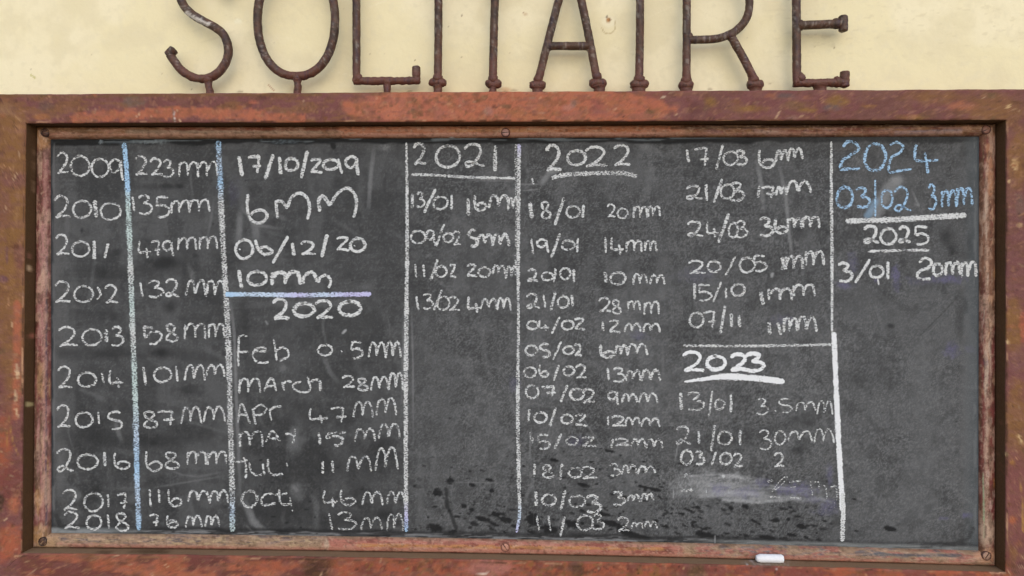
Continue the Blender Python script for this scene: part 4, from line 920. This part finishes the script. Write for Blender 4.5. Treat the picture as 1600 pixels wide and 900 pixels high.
rule('white chalk column line left of 2022', [(811,225),(810,330),(809.5,420),(810,520),(809,640),(811,760),(812,800),(807,832)], 6.6, .78, [LAVC]+[WHITE]*22+[PALE, LAVC], [([(806,225),(807,330),(806,430)], 5, .6, WHITE)], [.9,1,1,.7,.85,1,1.0,.7])
rule('white chalk column line left of 2024, thick and solid below', [(1299,221),(1299,300),(1300,400),(1300,480),(1300,520)], 5.4, .82, WHITE, [([(1303,519),(1307,620),(1312,720),(1317,800)], 8.2, 1.12, WHITE), ([(1317,770),(1317.5,800),(1316,846)], 7.4, .86, WHITE)], [.7,1,1.1,.9,.8])
rule('lavender and blue chalk line above 2020', [(352,460),(400,460),(465,461),(580,459.5)], 7.5, .98, [BLUE, PALE, PALE, LAVC, PALE, LAVC, LAVC])
rule('white chalk line under 2021', [(643,273),(677,273.5),(733,277),(808,278.5)], 4.8, .8)
rule('wavy white chalk line under 2022', [(861,278),(890,272.5),(943,270.5),(975,271),(996,276)], 7.5, .74)
rule('long thin white chalk line above 2023', [(1067,540),(1170,540.5),(1300,538.5)], 4.6, .76)
rule('bold solid white chalk line under 2023', [(1069,596.5),(1095,593),(1132,588.5),(1180,591),(1226,596.5)], 9.5, 1.2, WHITE, (), [.35,.7,1.05,1,1])
rule('bold white chalk line above 2025', [(1321,345.5),(1400,343),(1455,339.5),(1510,336.5)], 9, .9)
rule('thin white chalk line under 2025', [(1356,393),(1400,391.5),(1455,391)], 4.4, .8)
rule('short chalk drips left of 2022', [(831,277),(834,288)], 3.2, .8, WHITE)

# ------------------------------------------------------------------ screws in the bead
def screw(px, py, ang, hole_look=False, head=(150, 104, 88), lip_=(76, 38, 30)):
    P = at(px, py, Y_BEAD); R = .0056
    V, Fc = [], []
    def ringset(rads, n=28, cut=None):
        b = len(V)
        for r, y in rads:
            for i in range(n):
                a = 2*math.pi*i/n
                V.append((P[0]+r*math.cos(a), P[1]+y, P[2]+r*math.sin(a)))
        for k in range(len(rads)-1):
            for i in range(n):
                j = (i+1) % n
                Fc.append((b+k*n+i, b+k*n+j, b+(k+1)*n+j, b+(k+1)*n+i))
        return b
    n = 28
    ringset([(R*1.28, .003), (R*1.26, -.0010), (R*1.12, -.0008), (R*1.02, .0004)], n)   # dark countersink lip
    lip = len(V)
    ca, sa = math.cos(ang), math.sin(ang); hw = .0007
    dep = -.0004 if hole_look else -.0008
    for sgn in (1, -1):                                                       # two half discs leave a real slot
        prev = None
        m = 14
        b = len(V)
        for (rr, y) in ((1.0, .0004), (.97, dep+.0002), (.75, dep-.0003), (.35, dep-.0005)):
            for i in range(m+1):
                a = math.pi*i/m
                u, v = R*rr*math.cos(a), hw+max(R*rr*math.sin(a)-hw*.2, 0)*.92
                v *= sgn
                V.append((P[0]+u*ca-v*sa, P[1]+y, P[2]+u*sa+v*ca))
        for k in range(3):
            for i in range(m):
                Fc.append((b+k*(m+1)+i, b+k*(m+1)+i+1, b+(k+1)*(m+1)+i+1, b+(k+1)*(m+1)+i))
        c0 = len(V); y = dep-.0005
        V.append((P[0]-hw*sgn*sa, P[1]+y, P[2]+hw*sgn*ca))
        for i in range(m):
            Fc.append((b+3*(m+1)+i, b+3*(m+1)+i+1, c0))
    b = len(V)                                                                # slot floor
    for i in range(20):
        a = 2*math.pi*i/20; V.append((P[0]+R*math.cos(a), P[1]+.0002, P[2]+R*math.sin(a)))
    Fc.append(tuple(range(b, b+20)))
    me = mesh('screw', V, Fc, True)
    c = np.tile(A(*head), (len(V), 1)); c[:lip] = A(*lip_); c[b:] = A(60, 36, 30)
    set_col(me, c)
    bm = bmesh.new(); bm.from_mesh(me); bmesh.ops.recalc_face_normals(bm, faces=bm.faces); bm.to_mesh(me); bm.free()
    on_board('screw', me, M_SCREW)
for (x, y, a, s, hd, lp) in ((70.5, 207, .3, True, (84, 52, 40), (60, 38, 28)), (790, 207, .1, False, (172, 128, 116), (70, 34, 28)), (1541, 202.5, .5, False, (150, 104, 88), (88, 52, 42)),  # two left heads stand proud; dark colour paints in the shade of a hole
                     (67, 846, .9, True, (88, 62, 48), (50, 32, 24)), (789.5, 855, 2.2, False, (184, 130, 108), (122, 74, 60)), (1541.5, 868.5, 1.0, False, (172, 134, 112), (84, 52, 40))):
    screw(x, y, a, s, hd, lp)

# ------------------------------------------------------------------ welded pipe letters
PR = .0066
def tube(V, Fc, P3, r, n=14, flat=True):
    """round bar along 3-D points lying in a plane Y = const; r scalar or list"""
    P3 = np.asarray(P3, float); m = len(P3)
    r = np.full(m, r) if np.isscalar(r) else np.asarray(r)
    T = np.gradient(P3, axis=0); T /= np.linalg.norm(T, axis=1)[:, None]+1e-12
    B = np.array([0, 1.0, 0]); S = np.cross(T, B)
    b = len(V)
    for i in range(m):
        for k in range(n):
            a = 2*math.pi*k/n
            V.append(tuple(P3[i]+r[i]*(math.cos(a)*S[i]+math.sin(a)*B)))
    for i in range(m-1):
        for k in range(n):
            k2 = (k+1) % n
            Fc.append((b+i*n+k, b+i*n+k2, b+(i+1)*n+k2, b+(i+1)*n+k))
    Fc.append(tuple(b+k for k in range(n))[::-1]); Fc.append(tuple(b+(m-1)*n+k for k in range(n)))
def path3(pts, step=2.0, dy=0):
    P = crom(pts, step); return at(P[:, 0], P[:, 1], Y_LETTER+dy)
def bar_r(m, r, cap=.25):
    """rounded ends"""
    t = np.linspace(0, 1, m); e = np.minimum(t, 1-t)/cap
    return r*np.sqrt(np.clip(1-(1-np.clip(e, 0, 1))**2*.75, .05, 1))
def lump(V, Fc, px, py, r, seed):
    """bead of weld"""
    rr = random.Random(seed); c = at(px, py, Y_LETTER)
    b = len(V); nu, nv = 7, 10
    for i in range(nu):
        th = math.pi*i/(nu-1)
        for k in range(nv):
            ph = 2*math.pi*k/nv; q = r*(1+rr.uniform(-.12, .12))
            V.append((c[0]+q*math.sin(th)*math.cos(ph), c[1]+q*math.sin(th)*math.sin(ph), c[2]+q*math.cos(th)))
    for i in range(nu-1):
        for k in range(nv):
            Fc.append((b+i*nv+k, b+i*nv+(k+1) % nv, b+(i+1)*nv+(k+1) % nv, b+(i+1)*nv+k))
def letter_mesh(name, V, Fc, parent, seed, low=None):
    V = np.array(V)
    px, py = pix(V)
    V = V + np.stack([(fbm(px/5, py/5, seed+i, 2)-.5)*(.0008+.0016*sstep(110, 124, py)) for i in range(3)], 1)
    c = Canvas(px, py, A(76, 56, 43))
    c.mottled(16, .42, .6, A(90, 62, 48), .7, seed); c.mottled(9, .5, .65, A(54, 40, 34), .75, seed+1, None, 26)
    low = sstep(70, 128, py+(fbm(px/12, py/12, seed+2, 3)-.5)*40)
    c.mix(low*.8, A(108, 66, 56))
    c.mottled(6, .55, .7, A(90, 74, 60), .5, seed+3)
    c.mottled(2.2, .62, .72, A(140, 124, 112), .2, seed+4, (200, -80, 1400, 110, 10), 11)
    c.mottled(2.6, .6, .7, A(58, 44, 60), .5, seed+5, None, 30)
    c.mottled(5, .56, .66, A(112, 74, 54), .4, seed+7)
    c.mottled(1.3, .62, .69, A(186, 176, 164), .26, seed+6, (200, -80, 1400, 108, 12), 12)
    c.specks(10, px.min(), py.min(), px.max(), py.max(), .8, 2, A(40, 28, 24), .8, seed)
    if name == 'letter' and seed == 310:
        c.stroke([(291, 21), (303, 29), (317, 35), (326, 38)], 6.5, A(222, 212, 200), .85, .4, .7, 4, 3); c.stroke([(296, 27), (318, 38)], 2.2, A(60, 46, 40), .6)
    me = mesh(name, V, Fc, True); set_col(me, c.c)
    bm = bmesh.new(); bm.from_mesh(me); bmesh.ops.recalc_face_normals(bm, faces=bm.faces); bm.to_mesh(me); bm.free()
    return on_board(name, me, M_PIPE, parent)
def bar(pts, r=PR, cap=None, step=2.0):
    P = path3(pts, step)
    return (P, r if cap is None else bar_r(len(P), r, cap))
def letter(ch, bars, lumps=(), serifs=(), feet=(), seed=0):
    V, Fc = [], []
    for P, r in bars: tube(V, Fc, P, r)
    for i, (x, y, r) in enumerate(lumps): lump(V, Fc, x, y, r, seed+i)
    o = letter_mesh('letter', V, Fc, None, 300+seed)
    o['label'] = 'rusty welded pipe letter %s' % ch
    for i, (pts, r, cap) in enumerate(serifs):
        V, Fc = [], []
        P, rr_ = bar(pts, r, cap, 1.2); tube(V, Fc, P, rr_)
        letter_mesh('serif', V, Fc, o, 340+seed+i)
    for i, (x, y0, w, x1) in enumerate(feet):
        V, Fc = [], []
        P = path3([(x, y0), ((x+x1)/2, (y0+152)/2), (x1, 152)], 1.5)
        t = np.linspace(-1, 1, len(P)); rr_ = w/2000*(.92+.25*t**4)
        tube(V, Fc, P, rr_)
        letter_mesh('foot', V, Fc, o, 360+seed+i)
def base_serif(x, y=130, w=27, r=.0073): return ([(x-w/2, y), (x, y+.3), (x+w/2, y)], r, .3)

# S
letter('S', [bar([(266,86),(272,95),(283,109),(300,120),(319,123),(338,116),(352,99),(357,78),(351,57),(338,44),(318,33),(300,22),(287,8),(281,-10),(287,-30),(304,-43),(325,-46),(343,-38),(353,-24)], .0070)],
       [(325,124,.0086)], [([(273,76),(262,88)], .0078, .12), ([(346,-16),(360,-22)], .0078, .12)], [(325,126,13,329)], 10)
# O
th = np.linspace(-math.pi/2, 1.5*math.pi, 40)
oo = [(463+60.5*math.copysign(abs(math.cos(a))**.88, math.cos(a)), 31-88*math.copysign(abs(math.sin(a))**.95, math.sin(a))) for a in th]
letter('O', [bar(oo, .0070)], [(465,121,.0085)], [], [(465,124,12.5,465)], 20)
# L
letter('L', [bar([(556.5,-58),(557,40),(557,128)], .0066), bar([(553,126.5),(600,126.5),(655,126)], .0064)], [(560,123,.008),(604,128,.0078)],
       [([(650.5,103),(650.5,131)], .0068, .1), ([(544,-54),(570,-54)], .0068, .2)], [(605,129,13,605)], 30)
# I
letter('I', [bar([(685,-54),(685,40),(684,130)])], [(684,123,.0086)], [base_serif(684,129,28), base_serif(685,-54,28)], [(684,134,15,684)], 40)
# T
letter('T', [bar([(775,-52),(772,40),(770,130)])], [(770,124,.0084)], [base_serif(771,131,25), ([(738,-52),(775,-52),(812,-52)], .0066, .06), ([(738,-58),(738,-30)], .007, .1), ([(812,-58),(812,-30)], .007, .1)], [(770,134,14,770)], 50)
# A
letter('A', [bar([(887,-56),(873,0),(857,62),(841,126)]), bar([(893,-56),(908,0),(921,62),(933,126)]), bar([(856,72),(922,72)], .0066)], [(841,124,.0082),(933,120,.0086),(857,72,.0078),(921,72,.0078)],
       [base_serif(840,133,25,.0076), base_serif(934,130,27,.0082), base_serif(890,-54,22)], [(840,137,18,840),(936,135,20,937)], 60)
# I
letter('I, second of two', [bar([(1000,-54),(1000,40),(998.5,130)])], [(999,125,.0088)], [base_serif(999,132,28,.0082), base_serif(1000,-54,28)], [(998,136,24,998)], 70)
# R
letter('R', [bar([(1073,-52),(1073,40),(1072.5,130)]), bar([(1073,62),(1100,62),(1126,59),(1150,48),(1166,29),(1171,5),(1166,-20),(1150,-38),(1124,-47),(1098,-49),(1073,-49)], .0064), bar([(1143,58),(1162,92),(1180,127)], .0066)],
       [(1076,58,.0078),(1142,55,.0086),(1072,126,.0086),(1177,126,.0086)], [base_serif(1072,133,23,.0078), base_serif(1180,132,26,.0078)], [(1072,136,20,1072),(1180,136,20,1180)], 80)
# E
letter('E', [bar([(1244,-56),(1244.5,40),(1245,131)], .0068), bar([(1245,40),(1280,38.5),(1314,37)], .0070), bar([(1240,130),(1280,129.5),(1318,129)], .0066), bar([(1245,-52),(1314,-53)], .0066)],
       [(1250,122,.0088),(1250,40,.0085),(1309,128,.0082),(1306,37,.0082)], [([(1317.5,24),(1317.5,50)], .0072, .1), ([(1320,111),(1319.5,137)], .0074, .08), ([(1317,-66),(1317,-40)], .0072, .1)], [(1281,134,22,1281)], 90)

# ------------------------------------------------------------------ the stick of chalk
def chalk_stick():
    P0 = at(1181, 869, .0135); P1 = at(1223.5, 870.5, .0135)
    R = .0066
    # the ledge is the bottom rail's upper return: rest the stick on it
    s = (P0[0]+P1[0])/2/W+.5
    zl = Z0-H/2+BOW*4*(1-s)*s
    zc = zl+R+.0006
    L = P1[0]-P0[0]; n = 40
    V, Fc = [], []
    prof = [(0, .0), (.0, .45), (.02, .68), (.05, .84), (.10, .94), (.16, .98)] + [(t, 1.0) for t in np.linspace(.22, .93, 14)] + [(.97, .985), (.99, .95), (1.0, .88), (1.0, .0)]
    m = 26
    for t, r in prof:
        for k in range(m):
            a = 2*math.pi*k/m
            q = R*max(r, .001)*(1+(vnoise(t*16, k*.5, 77)-.5)*.07+(-.16*max(0, math.cos(a-1.9)) if t < .12 else 0)+(-.2*max(0, math.cos(a-.6)) if t > .965 else 0))
            V.append((t*L-L/2, q*math.cos(a), q*math.sin(a)))
    Fc = [(i*m+k, i*m+(k+1) % m, (i+1)*m+(k+1) % m, (i+1)*m+k) for i in range(len(prof)-1) for k in range(m)]
    me = mesh('chalk_stick', V, Fc, True)
    bm = bmesh.new(); bm.from_mesh(me); bmesh.ops.recalc_face_normals(bm, faces=bm.faces); bm.to_mesh(me); bm.free()
    V = np.array(V)
    c = Canvas(V[:,0]*1000, V[:,2]*1000, A(238, 236, 236)); c.mottled(4, .5, .7, A(222, 220, 222), .5, 7)
    set_col(me, c.c)
    m_ = paint_material('chalk_stick_white', .9, .05, 900, .3, 500, .1, .05)
    o = link('chalk_stick', me, m_)
    o.location = ((P0[0]+P1[0])/2, .0135, zc)
    o.rotation_euler = (0, 0.006, 0)
    o['label'] = 'short stick of white chalk lying on the lower ledge of the blackboard frame'
    o['category'] = 'chalk'
chalk_stick()
